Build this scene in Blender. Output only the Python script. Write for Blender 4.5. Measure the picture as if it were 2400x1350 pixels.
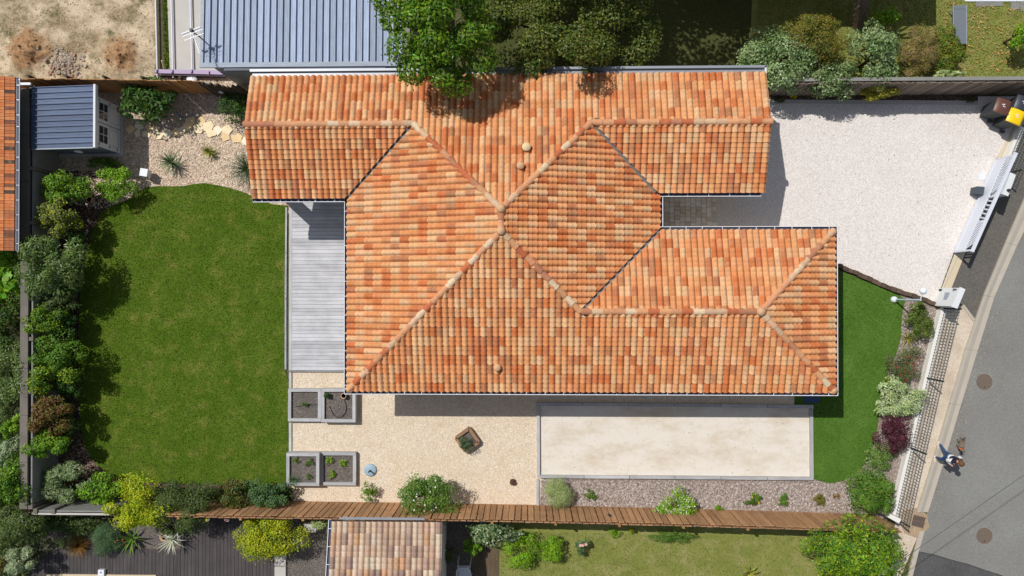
import bpy, bmesh, math, random
import numpy as np
from mathutils import Vector, Matrix, noise

for o in list(bpy.data.objects): bpy.data.objects.remove(o)
SC = bpy.context.scene
COL = SC.collection
rad = math.radians
PI = math.pi
rnd = random.Random(7)
rng = np.random.default_rng(11)

# ------------------------------------------------------------------ camera (a drone 27 m up, looking almost straight down)
CAM_H, FOC = 27.0, 1600.0
ROT = np.array([[0.999728, 0.000436, 0.023340], [-0.000274, 0.999976, -0.006939], [-0.023342, 0.006930, 0.999704]])
cd = bpy.data.cameras.new('drone_camera'); cam = bpy.data.objects.new('drone_camera', cd); COL.objects.link(cam)
cd.sensor_width = 36; cd.lens = 24; cd.clip_end = 2000; cd.clip_start = 0.5
m4 = Matrix([list(r) + [0] for r in ROT] + [[0, 0, 0, 1]])
cam.matrix_world = Matrix.Translation((0, 0, CAM_H)) @ m4
SC.camera = cam

# ------------------------------------------------------------------ sky, sun, exposure
SUN_TRAVEL = Vector((0.53, -0.488, -1.0)).normalized()
el = math.asin(-SUN_TRAVEL.z); az = math.atan2(-SUN_TRAVEL.x, -SUN_TRAVEL.y)
world = bpy.data.worlds.new('World'); SC.world = world; world.use_nodes = True
wn = world.node_tree; bg = wn.nodes['Background']
sky = wn.nodes.new('ShaderNodeTexSky'); sky.sky_type = 'NISHITA'; sky.sun_disc = False
sky.sun_elevation = el; sky.sun_rotation = az; sky.air_density = 1.0; sky.dust_density = 1.0
hs_ = wn.nodes.new('ShaderNodeHueSaturation'); hs_.inputs['Saturation'].default_value = 0.6   # thin bright haze in the blue
wn.links.new(sky.outputs[0], hs_.inputs['Color']); wn.links.new(hs_.outputs[0], bg.inputs[0]); bg.inputs[1].default_value = 0.085
sl = bpy.data.lights.new('sun', 'SUN'); sl.energy = 3.9; sl.angle = rad(0.5); sl.color = (1.0, 0.962, 0.905)
sun = bpy.data.objects.new('sun', sl); COL.objects.link(sun)
sun.rotation_euler = SUN_TRAVEL.to_track_quat('-Z', 'Y').to_euler(); sun.location = (-14, 13, 27)
SC.view_settings.view_transform = 'Standard'; SC.view_settings.look = 'None'
SC.view_settings.gamma = 1; SC.view_settings.exposure = 0.0; SC.view_settings.use_curve_mapping = False
SC.render.engine = 'CYCLES'
SC.cycles.max_bounces = 6; SC.cycles.transparent_max_bounces = 6
SC.render.film_transparent = False

# ------------------------------------------------------------------ helpers
def at(px, py, h=0.0):
    """the point at height h seen at pixel (px, py) of the survey picture"""
    d = ROT @ np.array([(px - 1200) / FOC, -(py - 675) / FOC, -1.0])
    t = (h - CAM_H) / d[2]
    return Vector((d[0] * t, d[1] * t, h))
def at2(px, py, h=0.0):
    p = at(px, py, h); return (p.x, p.y)
def S(r, g, b, k=1.0):
    f = lambda c: (c / 12.92 if c <= 0.04045 else ((c + 0.055) / 1.055) ** 2.4)
    return tuple(k * f(c / 255.0) for c in (r, g, b))

def tag(o, label=None, cat=None, group=None, kind=None):
    if label: o['label'] = label
    if cat: o['category'] = cat
    if group: o['group'] = group
    if kind: o['kind'] = kind
    return o
def offset(o):
    v = Vector((0, 0, 0))
    while o is not None:
        v += o.location; o = o.parent
    return v
def thing(name, label, cat, loc, group=None, rz=0.0):
    o = bpy.data.objects.new(name, None); COL.objects.link(o)
    o.location = loc; o.rotation_euler = (0, 0, rz); o.empty_display_size = 0.2
    return tag(o, label, cat, group)
def link(name, me, mats, parent=None, loc=None):
    if not isinstance(mats, (list, tuple)): mats = [mats]
    if not me.materials:
        for m in mats: me.materials.append(m)
    o = bpy.data.objects.new(name, me); COL.objects.link(o)
    if loc is not None: o.location = loc
    if parent is not None: o.parent = parent
    return o

class MB:
    def __init__(s): s.v = []; s.f = []; s.m = []; s.sm = []
    def add(s, vs, fs, mi=0, smooth=False):
        b = len(s.v); s.v += [tuple(v) for v in vs]
        for f in fs: s.f.append([b + i for i in f]); s.m.append(mi); s.sm.append(smooth)
        return s
    def box(s, c, d, rz=0.0, mi=0, rot=None):
        R = rot if rot is not None else Matrix.Rotation(rz, 3, 'Z')
        c = Vector(c); vs = []
        for z in (-.5, .5):
            for x, y in ((-.5, -.5), (.5, -.5), (.5, .5), (-.5, .5)):
                vs.append(c + R @ Vector((x * d[0], y * d[1], z * d[2])))
        return s.add(vs, [(3, 2, 1, 0), (4, 5, 6, 7), (0, 1, 5, 4), (1, 2, 6, 5), (2, 3, 7, 6), (3, 0, 4, 7)], mi)
    def beam(s, p0, p1, w, h, mi=0):
        p0, p1 = Vector(p0), Vector(p1); d = p1 - p0; L = d.length; x = d / L
        up = Vector((0, 0, 1)) if abs(x.z) < .95 else Vector((0, 1, 0))
        y = up.cross(x).normalized(); z = x.cross(y)
        return s.box((p0 + p1) / 2, (L, w, h), mi=mi, rot=Matrix((x, y, z)).transposed())
    def prism(s, poly, z0, z1, mi=0, side=None):
        n = len(poly); a = sum(poly[i][0] * poly[(i + 1) % n][1] - poly[(i + 1) % n][0] * poly[i][1] for i in range(n))
        if a < 0: poly = poly[::-1]
        g0 = (lambda p: z0) if not callable(z0) else (lambda p: z0(*p))
        g1 = (lambda p: z1) if not callable(z1) else (lambda p: z1(*p))
        vs = [(p[0], p[1], g0(p)) for p in poly] + [(p[0], p[1], g1(p)) for p in poly]
        s.add(vs, [tuple(range(n, 2 * n))], mi)
        s.add(vs, [tuple(range(n - 1, -1, -1))], mi)
        s.add(vs, [(i, (i + 1) % n, n + (i + 1) % n, n + i) for i in range(n)], mi if side is None else side)
        return s
    def tube(s, pts, r, n=8, mi=0, cap=True, smooth=True):
        pts = [Vector(p) for p in pts]; k = len(pts)
        rs = r if isinstance(r, (list, tuple)) else [r] * k
        vs = []; ref = None
        for i, p in enumerate(pts):
            d = (pts[min(i + 1, k - 1)] - pts[max(i - 1, 0)]).normalized()
            a = Vector((0, 0, 1)) if abs(d.z) < .9 else Vector((1, 0, 0))
            if ref is None or abs(ref.dot(d)) > .9: u = a.cross(d).normalized()
            else: u = (ref - d * ref.dot(d)).normalized()
            ref = u; w = d.cross(u)
            for j in range(n):
                t = 2 * PI * j / n; vs.append(p + (u * math.cos(t) + w * math.sin(t)) * rs[i])
        fs = [(i * n + j, i * n + (j + 1) % n, (i + 1) * n + (j + 1) % n, (i + 1) * n + j) for i in range(k - 1) for j in range(n)]
        s.add(vs, fs, mi, smooth)
        if cap:
            s.add(vs[:n], [tuple(range(n - 1, -1, -1))], mi); s.add(vs[-n:], [tuple(range(n))], mi)
        return s
    def lathe(s, prof, c=(0, 0, 0), n=16, mi=0, smooth=True):
        vs = [(c[0] + r * math.cos(2 * PI * j / n), c[1] + r * math.sin(2 * PI * j / n), c[2] + z) for r, z in prof for j in range(n)]
        k = len(prof)
        s.add(vs, [(i * n + j, i * n + (j + 1) % n, (i + 1) * n + (j + 1) % n, (i + 1) * n + j) for i in range(k - 1) for j in range(n)], mi, smooth)
        if prof[0][0] > 1e-4: s.add(vs[:n], [tuple(range(n - 1, -1, -1))], mi)
        if prof[-1][0] > 1e-4: s.add(vs[-n:], [tuple(range(n))], mi)
        return s
    def ball(s, c, r, n=12, k=7, mi=0, sq=(1, 1, 1)):
        vs = []
        for i in range(k + 1):
            t = PI * i / k
            for j in range(n):
                a = 2 * PI * j / n
                vs.append((c[0] + sq[0] * r * math.sin(t) * math.cos(a), c[1] + sq[1] * r * math.sin(t) * math.sin(a), c[2] - sq[2] * r * math.cos(t)))
        return s.add(vs, [(i * n + j, i * n + (j + 1) % n, (i + 1) * n + (j + 1) % n, (i + 1) * n + j) for i in range(k) for j in range(n)], mi, True)
    def mesh(s, name, off=Vector((0, 0, 0))):
        me = bpy.data.meshes.new(name)
        me.from_pydata([(v[0] - off[0], v[1] - off[1], v[2] - off[2]) for v in s.v], [], s.f)
        me.polygons.foreach_set('material_index', s.m); me.polygons.foreach_set('use_smooth', s.sm)
        me.update(); return me
    def build(s, name, mats, parent=None, label=None, cat=None, group=None, kind=None, local=False, pivot=None):
        """coordinates are those of the place; a child is re-expressed relative to its parent, about its own centre"""
        v = np.array(s.v); lo, hi = v.min(0), v.max(0)
        piv = Vector(((lo[0] + hi[0]) / 2, (lo[1] + hi[1]) / 2, lo[2])) if pivot is None else Vector(pivot)
        me = s.mesh(name, piv)
        po = Vector((0, 0, 0)) if (local or parent is None) else offset(parent)
        o = link(name, me, mats, parent, piv - po)
        return tag(o, label, cat, group, kind)

def sheet(name, poly_px, z, m, kind='structure', label=None, parent=None, thick=None):
    mb = MB(); pts = [at2(x, y, z) for x, y in poly_px]
    if thick: mb.prism(pts, z - thick, z)
    else:
        n = len(pts); a = sum(pts[i][0] * pts[(i + 1) % n][1] - pts[(i + 1) % n][0] * pts[i][1] for i in range(n))
        if a < 0: pts = pts[::-1]
        mb.add([(x, y, z) for x, y in pts], [tuple(range(n))])
    return mb.build(name, m, parent, label, kind=kind if parent is None else None)

# ------------------------------------------------------------------ materials
class NT:
    def __init__(s, name):
        s.mat = bpy.data.materials.new(name); s.mat.use_nodes = True
        s.t = s.mat.node_tree; s.b = s.t.nodes['Principled BSDF']; s.pos = None
    def n(s, typ, **kw):
        nd = s.t.nodes.new(typ)
        for k, v in kw.items(): setattr(nd, k, v)
        return nd
    def l(s, a, b): s.t.links.new(a, b)
    def P(s, scale=None, obj=False):
        if obj: src = s.n('ShaderNodeTexCoord').outputs['Object']
        else: src = s.n('ShaderNodeNewGeometry').outputs['Position']
        if scale is None: return src
        mp = s.n('ShaderNodeMapping'); mp.inputs['Scale'].default_value = scale; s.l(src, mp.inputs['Vector']); return mp.outputs[0]
    def noise(s, scale, detail=3, rough=.55, vec=None, dist=0):
        nd = s.n('ShaderNodeTexNoise'); nd.inputs['Scale'].default_value = scale; nd.inputs['Detail'].default_value = detail
        nd.inputs['Roughness'].default_value = rough; nd.inputs['Distortion'].default_value = dist
        s.l(vec if vec is not None else s.P(), nd.inputs['Vector']); return nd.outputs['Fac']
    def voro(s, scale, out='Color', vec=None, feature='F1'):
        nd = s.n('ShaderNodeTexVoronoi'); nd.feature = feature; nd.inputs['Scale'].default_value = scale
        s.l(vec if vec is not None else s.P(), nd.inputs['Vector']); return nd.outputs[out]
    def ramp(s, fac, stops):
        r = s.n('ShaderNodeValToRGB'); s.l(fac, r.inputs['Fac']); e = r.color_ramp.elements
        while len(e) < len(stops): e.new(.5)
        for q, (p, c) in zip(e, stops):
            q.position = p; q.color = (c, c, c, 1) if not isinstance(c, (tuple, list)) else (*c[:3], 1)
        return r.outputs['Color']
    def mix(s, fac, a, b, mode='MIX'):
        nd = s.n('ShaderNodeMix', data_type='RGBA', blend_type=mode)
        for v, i in ((fac, 0), (a, 6), (b, 7)):
            if isinstance(v, (int, float)): nd.inputs[i].default_value = v if i == 0 else (v, v, v, 1)
            elif isinstance(v, (tuple, list)): nd.inputs[i].default_value = (*v[:3], 1)
            else: s.l(v, nd.inputs[i])
        return nd.outputs[2]
    def math(s, op, a, b=None):
        nd = s.n('ShaderNodeMath', operation=op)
        for i, v in enumerate((a, b)):
            if v is None: continue
            if isinstance(v, (int, float)): nd.inputs[i].default_value = v
            else: s.l(v, nd.inputs[i])
        return nd.outputs[0]
    def hsv(s, col, h=None, sat=None, v=None):
        nd = s.n('ShaderNodeHueSaturation'); 
        for val, key in ((h, 'Hue'), (sat, 'Saturation'), (v, 'Value')):
            if val is None: continue
            if isinstance(val, (int, float)): nd.inputs[key].default_value = val
            else: s.l(val, nd.inputs[key])
        if isinstance(col, tuple): nd.inputs['Color'].default_value = (*col[:3], 1)
        else: s.l(col, nd.inputs['Color'])
        return nd.outputs[0]
    def bump(s, h, strength=.5, dist=.02):
        nd = s.n('ShaderNodeBump'); nd.inputs['Strength'].default_value = strength; nd.inputs['Distance'].default_value = dist
        s.l(h, nd.inputs['Height']); s.l(nd.outputs[0], s.b.inputs['Normal'])
    def out(s, col, rough=.8, spec=.3, metal=0):
        if isinstance(col, tuple): s.b.inputs['Base Color'].default_value = (*col[:3], 1)
        else: s.l(col, s.b.inputs['Base Color'])
        s.b.inputs['Roughness'].default_value = rough; s.b.inputs['Metallic'].default_value = metal
        s.b.inputs['Specular IOR Level'].default_value = spec
        return s.mat

def mk(c, k): return tuple(min(1, x * k) for x in c)
def m_plain(name, c, rough=.6, var=.12, scale=6, spec=.3, metal=0, bump=0, fine=60):
    t = NT(name); a = t.noise(scale, 4); b = t.noise(fine, 2)
    col = t.mix(t.ramp(a, [(.3, 0), (.7, 1)]), mk(c, 1 - var), mk(c, 1 + var))
    col = t.mix(.5, col, t.mix(b, mk(c, 1 - var), mk(c, 1 + var)))
    if bump: t.bump(b, bump, .01)
    return t.out(col, rough, spec, metal)
def m_wood(name, c, along='x', var=.3, rough=.75, obj_var=.25, grain=22, stain=None):
    """weathered board: grain along the board, every board (object) its own tone"""
    t = NT(name); sc = {'x': (1.2, grain, grain), 'y': (grain, 1.2, grain), 'z': (grain, grain, 1.2)}[along]
    vec = t.P(sc, obj=True); oi = t.n('ShaderNodeObjectInfo').outputs['Random']
    add = t.n('ShaderNodeVectorMath', operation='ADD'); t.l(vec, add.inputs[0]); t.l(t.math('MULTIPLY', oi, 57.0), add.inputs[1])
    g = t.noise(1.0, 5, .65, add.outputs[0])
    col = t.mix(t.ramp(g, [(.3, 0), (.7, 1)]), mk(c, 1 - var), mk(c, 1 + var))
    pat = t.noise(2.2, 3)
    col = t.mix(t.ramp(pat, [(.35, 0), (.75, .5)]), col, mk(stain or c, .62))
    v = t.math('ADD', t.math('MULTIPLY', oi, 2 * obj_var), 1 - obj_var)
    col = t.hsv(col, None, None, v); t.bump(g, .35, .01)
    return t.out(col, rough, .2)
def m_ground(name, cols, big=.6, fine=28, mixf=.55, bump=.6, rough=.9, patch=None, vscale=None, dist=.02):
    """loose ground: several tones of chips in cells, drifting patches of tone"""
    t = NT(name); c = t.voro(vscale or fine, 'Color')
    sep = t.n('ShaderNodeSeparateColor'); t.l(c, sep.inputs[0])
    st = [(i / max(1, len(cols) - 1), q) for i, q in enumerate(cols)]
    chips = t.ramp(sep.outputs[0], st)
    mean = tuple(sum(q[i] for q in cols) / len(cols) for i in range(3))
    col = t.mix(mixf, mean, chips)
    p = t.noise(big, 5, .6)
    col = t.mix(t.ramp(p, [(.38, 0), (.68, .8)]), col, t.mix(mixf, patch or mk(mean, .75), mk(mean, .7)) if patch is None else t.mix(.45, col, patch))
    v = t.math('ADD', t.math('MULTIPLY', sep.outputs[1], .35), .82); col = t.hsv(col, None, None, v)
    t.bump(t.voro(vscale or fine, 'Distance'), bump, dist)
    return t.out(col, rough, .2)
def m_grass(name, dark, mid, light, dry=None, s=1.0):
    t = NT(name)
    a = t.noise(.9 * s, 4, .6); b = t.noise(2.6 * s, 6, .72); c = t.noise(55 * s, 3, .6, t.P((.55, 1.4, 1)))
    col = t.mix(t.ramp(b, [(.25, 0), (.75, 1)]), dark, mid)
    col = t.mix(t.ramp(c, [(.45, 0), (.75, .8)]), col, light)
    col = t.mix(t.ramp(a, [(.4, 0), (.7, .55)]), col, mk(light, .9))
    if dry: col = t.mix(t.ramp(t.noise(1.5 * s, 5, .65), [(.5, 0), (.72, .75)]), col, dry)
    t.bump(c, .8, .03)
    return t.out(col, .85, .15)
def m_leaf(name, c, c2=None, var=.35, hue=.03, trans=.28, rough=.55, clump=1.6, soft=.12):
    """leaf: every leaf its own tone; young/old growth drifts across the crown; light passes through"""
    t = NT(name); g = t.n('ShaderNodeNewGeometry').outputs['Random Per Island']
    col = t.mix(t.ramp(t.noise(clump, 5 if soft > .2 else 2, .7), [(.5 - soft, 0), (.5 + soft, 1)]), c, c2 or mk(c, .8))
    wn_ = t.n('ShaderNodeTexWhiteNoise', noise_dimensions='1D'); t.l(g, wn_.inputs['W'])
    v = t.math('ADD', t.math('MULTIPLY', g, 2 * var), 1 - var)
    h = t.math('ADD', t.math('MULTIPLY', wn_.outputs['Value'], 2 * hue), .5 - hue)
    col = t.hsv(col, h, None, v); t.out(col, rough, .35)
    tr = t.n('ShaderNodeBsdfTranslucent'); t.l(t.hsv(col, .49, 1.1, 1.3), tr.inputs['Color'])
    mx = t.n('ShaderNodeMixShader'); mx.inputs[0].default_value = trans
    o = t.t.nodes['Material Output']; t.l(t.b.outputs[0], mx.inputs[1]); t.l(tr.outputs[0], mx.inputs[2]); t.l(mx.outputs[0], o.inputs['Surface'])
    return t.mat
def m_tile(name, stuff, dirt=.5):
    t = NT(name)
    if stuff: col = t.n('ShaderNodeAttribute', attribute_name='tint').outputs['Color']
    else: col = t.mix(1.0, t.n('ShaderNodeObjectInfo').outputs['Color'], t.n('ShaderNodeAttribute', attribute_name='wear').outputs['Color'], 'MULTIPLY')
    a = t.noise(3.2, 4, .6); b = t.noise(16, 3, .6); c = t.noise(60, 2)
    col = t.mix(t.ramp(b, [(.52, 0), (.74, .5 * dirt * 2)]), col, S(132, 98, 74))
    col = t.mix(t.ramp(a, [(.55, 0), (.75, .35)]), col, S(222, 178, 138))
    col = t.mix(t.ramp(t.noise(11, 3), [(.64, 0), (.72, .75 * dirt)]), col, S(75, 62, 56))
    col = t.hsv(col, None, None, t.math('ADD', t.math('MULTIPLY', c, .3), .85))
    t.bump(c, .25, .006)
    return t.out(col, .75, .25)
# ================================================================== THE SETTING
M = {}
M['soil'] = m_ground('bare_soil', [S(96, 84, 72, .7), S(70, 60, 52, .7), S(120, 106, 90, .7)], .8, 24, bump=.8)
M['bed_soil'] = m_ground('bed_soil', [S(124, 116, 110, .85), S(98, 90, 86, .85), S(150, 142, 134, .85)], 1.2, 26, .8, bump=1.0, dist=.03)
M['dirt'] = m_ground('sandy_dirt', [S(205, 180, 148, .85), S(222, 200, 170, .85), S(188, 162, 130, .85)], .5, 30, .45, bump=.5, patch=S(150, 128, 98, .8))
M['pebble_base'] = m_ground('pebbles', [S(212, 188, 162, .85), S(235, 218, 196, .88), S(168, 140, 116, .8), S(224, 204, 184, .88)], .9, 18, .85, bump=1.0, dist=.04)
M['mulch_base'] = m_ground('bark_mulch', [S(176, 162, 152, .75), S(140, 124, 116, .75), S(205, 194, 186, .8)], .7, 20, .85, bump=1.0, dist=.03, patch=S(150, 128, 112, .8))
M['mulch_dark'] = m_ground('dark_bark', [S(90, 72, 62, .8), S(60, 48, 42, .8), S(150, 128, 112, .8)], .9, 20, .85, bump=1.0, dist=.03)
M['gravel_beige'] = m_ground('beige_gravel', [S(220, 203, 179, .89), S(233, 219, 199, .89), S(202, 181, 152, .87), S(240, 231, 218, .9)], 1.3, 34, .8, bump=.4, patch=S(204, 178, 142, .9), dist=.015)
M['gravel_white'] = m_ground('white_gravel', [S(226, 219, 214, .88), S(233, 227, 223, .88), S(214, 206, 200, .88)], .5, 34, .7, bump=.3, patch=S(218, 210, 203, .88), dist=.012)
M['sand_court'] = m_ground('court_sand', [S(236, 226, 212, .95), S(242, 234, 222, .95)], .55, 40, .5, bump=.12, patch=S(208, 186, 152, .95))
t = NT('court_sand'); cs = t.mix(t.ramp(t.noise(60, 2), [(.3, 0), (.7, 1)]), S(220, 212, 200, .9), S(231, 224, 214, .9))
cs = t.mix(t.ramp(t.noise(.9, 6, .68, t.P((.7, 1.5, 1))), [(.45, 0), (.68, .75)]), cs, S(202, 186, 160, .88)); cs = t.mix(t.ramp(t.noise(5, 5, .7), [(.56, 0), (.72, .45)]), cs, S(196, 182, 160, .85)); cs = t.mix(t.ramp(t.noise(16, 2, .5), [(.74, 0), (.77, .8)]), cs, S(110, 100, 80, .8))
t.bump(t.noise(70, 2), .15, .01); M['sand_court'] = t.out(cs, .9, .15)
M['verge'] = m_ground('sandy_verge', [S(216, 202, 182, .9), S(230, 218, 202, .9), S(198, 180, 156, .9)], 1.2, 55, .35, bump=.4, patch=S(150, 122, 94, .85))
M['asphalt'] = m_ground('asphalt', [S(142, 142, 139, .84), S(132, 132, 129, .84), S(152, 152, 148, .84)], .35, 55, .6, bump=.2, patch=S(112, 106, 99, .8), rough=.92)
M['asphalt_dark'] = m_ground('dark_asphalt', [S(108, 105, 101, .8), S(96, 94, 90, .8), S(120, 116, 110, .8)], .9, 30, .75, bump=.25, patch=S(126, 116, 104, .8))
M['asphalt_new'] = m_ground('newer_asphalt', [S(100, 100, 100, .8), S(90, 90, 92, .8)], .9, 34, .6, bump=.2)
M['concrete'] = m_plain('concrete', S(198, 194, 188, .86), .85, .1, 1.6, .2, bump=.2)
M['concrete_strip'] = m_plain('kerb_concrete', S(188, 180, 166, .85), .85, .09, 2.2, .2, bump=.2)
M['concrete_sand'] = m_plain('threshold_concrete', S(218, 202, 172, .85), .85, .08, 2, .2)
M['concrete_old'] = m_plain('old_concrete', S(150, 150, 146, .75), .9, .2, 2.5, .2, bump=.3)
M['concrete_dark'] = m_plain('weathered_concrete', S(128, 122, 114, .7), .9, .3, 1.7, .2, bump=.3)
M['lawn'] = m_grass('lawn_turf', S(56, 84, 9), S(76, 105, 18), S(106, 126, 42), S(126, 126, 58))
M['lawn_right'] = m_grass('synthetic_lawn', S(58, 94, 26), S(80, 116, 38), S(104, 138, 60))
M['lawn_rough'] = m_grass('rough_lawn', S(104, 112, 52), S(130, 136, 70), S(152, 154, 90), S(166, 154, 112))
M['blade'] = m_leaf('grass_blade', S(112, 130, 42), S(70, 103, 14), .5, .03, .3, .6, .9, .22)
M['blade_right'] = m_leaf('synthetic_blade', S(102, 134, 54), S(62, 98, 26), .5, .02, .2, .6, 1.3, .22)
M['blade_rough'] = m_leaf('rough_blade', S(156, 158, 82), S(128, 140, 58), .4, .03, .3, .6, 1.2, .26)

def inside(poly, x, y):
    poly = np.asarray(poly); r = np.zeros(len(x), bool); n = len(poly); j = n - 1
    for i in range(n):
        xi, yi = poly[i]; xj, yj = poly[j]
        c = ((yi > y) != (yj > y)) & (x < (xj - xi) * (y - yi) / (yj - yi + 1e-12) + xi); r ^= c; j = i
    return r
def scatter(poly, n):
    poly = np.asarray(poly); lo, hi = poly.min(0), poly.max(0); X = np.zeros((0, 2))
    while len(X) < n:
        q = rng.uniform(lo, hi, (n * 2, 2)); X = np.vstack([X, q[inside(poly, q[:, 0], q[:, 1])]])
    return X[:n]
def fast_mesh(name, V, F):
    """V (n,3); F (m,k) all the same k"""
    me = bpy.data.meshes.new(name); V = np.ascontiguousarray(V, np.float32); F = np.ascontiguousarray(F, np.int32)
    me.vertices.add(len(V)); me.vertices.foreach_set('co', V.ravel())
    m, k = F.shape; me.loops.add(m * k); me.loops.foreach_set('vertex_index', F.ravel())
    me.polygons.add(m); me.polygons.foreach_set('loop_start', np.arange(0, m * k, k, dtype=np.int32))
    try: me.polygons.foreach_set('loop_total', np.full(m, k, np.int32))
    except Exception: pass
    me.update(calc_edges=True); return me
def px_poly(p, z=0): return [at2(x, y, z) for x, y in p]
def grass(name, poly_px, z, per_m2, m, label=None, L=.05, W=.012, lean=.6):
    P = px_poly(poly_px, z); A = abs(sum(P[i][0] * P[(i + 1) % len(P)][1] - P[(i + 1) % len(P)][0] * P[i][1] for i in range(len(P)))) / 2
    n = int(A * per_m2); X = scatter(P, n); a = rng.uniform(0, 2 * PI, n); l = L * rng.uniform(.6, 1.3, n); w = W * rng.uniform(.7, 1.4, n)
    base = np.c_[X, np.full(n, z)]; s = np.c_[np.cos(a), np.sin(a), np.zeros(n)] * w[:, None]
    b = rng.uniform(0, 2 * PI, n); k = lean * rng.uniform(.2, 1.3, n)
    tip = base + np.c_[np.cos(b) * k, np.sin(b) * k, np.ones(n) * .8] * l[:, None]
    V = np.stack([base - s, base + s, tip], 1).reshape(-1, 3); F = np.arange(3 * n).reshape(-1, 3)
    o = link(name, fast_mesh(name, V, F), m); return tag(o, label, None, None, 'stuff')
def chips(name, poly_px, z, n, size, m, label, flat=.5):
    X = scatter(px_poly(poly_px, z), n)
    if name == 'earth_clods':
        X = np.array([p for p in X if rnd.random() < (mound(*p) - .14) * 1.5]); n = len(X)
    a = rng.uniform(0, 2 * PI, n); s = size * (rng.uniform(.5, 1.4, n) if name != 'earth_clods' else .35 + 1.5 * rng.random(n) ** 3); asp = rng.uniform(.45, 1, n)
    V = np.zeros((n, 5, 3)); zz = z if name not in ('earth_clods', 'plot_litter') else np.array([mound(a_, b_) for a_, b_ in X])
    for q in range(4):
        t = a + q * PI / 2 + rng.uniform(-.35, .35, n); e = s * (1 if q % 2 else 1) * np.where(q % 2, 1, asp)
        V[:, q, 0] = X[:, 0] + np.cos(t) * e; V[:, q, 1] = X[:, 1] + np.sin(t) * e; V[:, q, 2] = zz + rng.uniform(-.2, .35, n) * s * flat
    V[:, 4, :2] = X + rng.normal(0, .25, (n, 2)) * s[:, None]; V[:, 4, 2] = zz + s * flat * rng.uniform(.5, 1.2, n)
    b = (np.arange(n) * 5)[:, None]; F = np.concatenate([b + np.array([[i, (i + 1) % 4, 4]]) for i in range(4)])
    o = link(name, fast_mesh(name, V.reshape(-1, 3), F), m); return tag(o, label, None, None, 'stuff')
def m_chips(name, cols):
    t = NT(name); g = t.n('ShaderNodeNewGeometry').outputs['Random Per Island']
    col = t.ramp(g, [(i / (len(cols) - 1), c) for i, c in enumerate(cols)])
    return t.out(col, .85, .25)

# ---- one sheet of ground to the horizon, then each surface a few millimetres above the one below
mb = MB(); mb.add([(-300, -300, 0), (300, -300, 0), (300, 300, 0), (-300, 300, 0)], [(0, 1, 2, 3)])
mb.build('ground', m_ground('far_ground', [S(110, 104, 74, .7), S(86, 88, 54, .7), S(132, 122, 92, .7)], .3, 12, .7), kind='structure')

# building plot to the north-west with two heaps of earth
def mound(x, y):
    z = .012
    for (cx, cy, r, h, k) in ((75, 120, 1.05, .42, 0), (290, 132, .95, .36, 1), (150, 150, .55, .1, 2)):
        c = at2(cx, cy); d2 = ((x - c[0]) ** 2 + (y - c[1]) ** 2) / (r * r)
        z += h * math.exp(-d2 * 1.6) * (1 + .55 * noise.noise((x * 3, y * 3, k)) + .35 * noise.noise((x * 8, y * 8, k)))
    return z + .02 * noise.noise((x * 2.2, y * 2.2, 5)) + .012 * noise.noise((x * 7, y * 7, 9))
a, b = at2(-160, -200), at2(366, 188); nx, ny = 110, 80; vs = []; fs = []
for j in range(ny + 1):
    for i in range(nx + 1):
        x = a[0] + (b[0] - a[0]) * i / nx; y = a[1] + (b[1] - a[1]) * j / ny
        z = max(.005, mound(x, y)); dxy = rnd.uniform(-.02, .02) * min(1, max(0, (z - .05) * 8)); vs.append((x, y, z + dxy))
for j in range(ny):
    for i in range(nx): k = j * (nx + 1) + i; fs.append((k, k + 1, k + nx + 2, k + nx + 1))
t = NT('plot_earth'); z = t.n('ShaderNodeSeparateXYZ'); t.l(t.P(), z.inputs[0])
earth = t.mix(t.ramp(t.noise(5, 5, .65), [(.35, 0), (.65, 1)]), S(168, 128, 92, .75), S(196, 158, 118, .8))
sand = t.mix(t.ramp(t.noise(22, 4, .6), [(.3, 0), (.7, 1)]), S(206, 184, 154, .9), S(226, 208, 180, .93))
sand = t.mix(t.ramp(t.noise(.8, 5, .65, t.P((1, 1.3, 1))), [(.42, 0), (.62, .9)]), sand, t.mix(t.ramp(t.noise(14, 4, .6), [(.4, 0), (.6, 1)]), S(172, 150, 118, .8), S(128, 112, 82, .75)))
sand = t.mix(t.ramp(t.noise(1.3, 6, .7), [(.53, 0), (.66, .85)]), sand, S(98, 100, 56, .7))
sand = t.mix(t.ramp(t.noise(30, 2), [(.62, 0), (.7, .75)]), sand, S(112, 92, 70, .8))
hz = t.math('ADD', z.outputs[2], t.math('MULTIPLY', t.math('SUBTRACT', t.noise(3, 5, .7), .5), .35))
col = t.mix(t.ramp(hz, [(.1, 0), (.26, 1)]), sand, earth)
t.bump(t.noise(24, 5, .7), .9, .04); M['plot'] = t.out(col, .95, .1)
mb = MB(); mb.add(vs, fs, 0, True); mb.build('dirt_plot', M['plot'], kind='structure')

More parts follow.
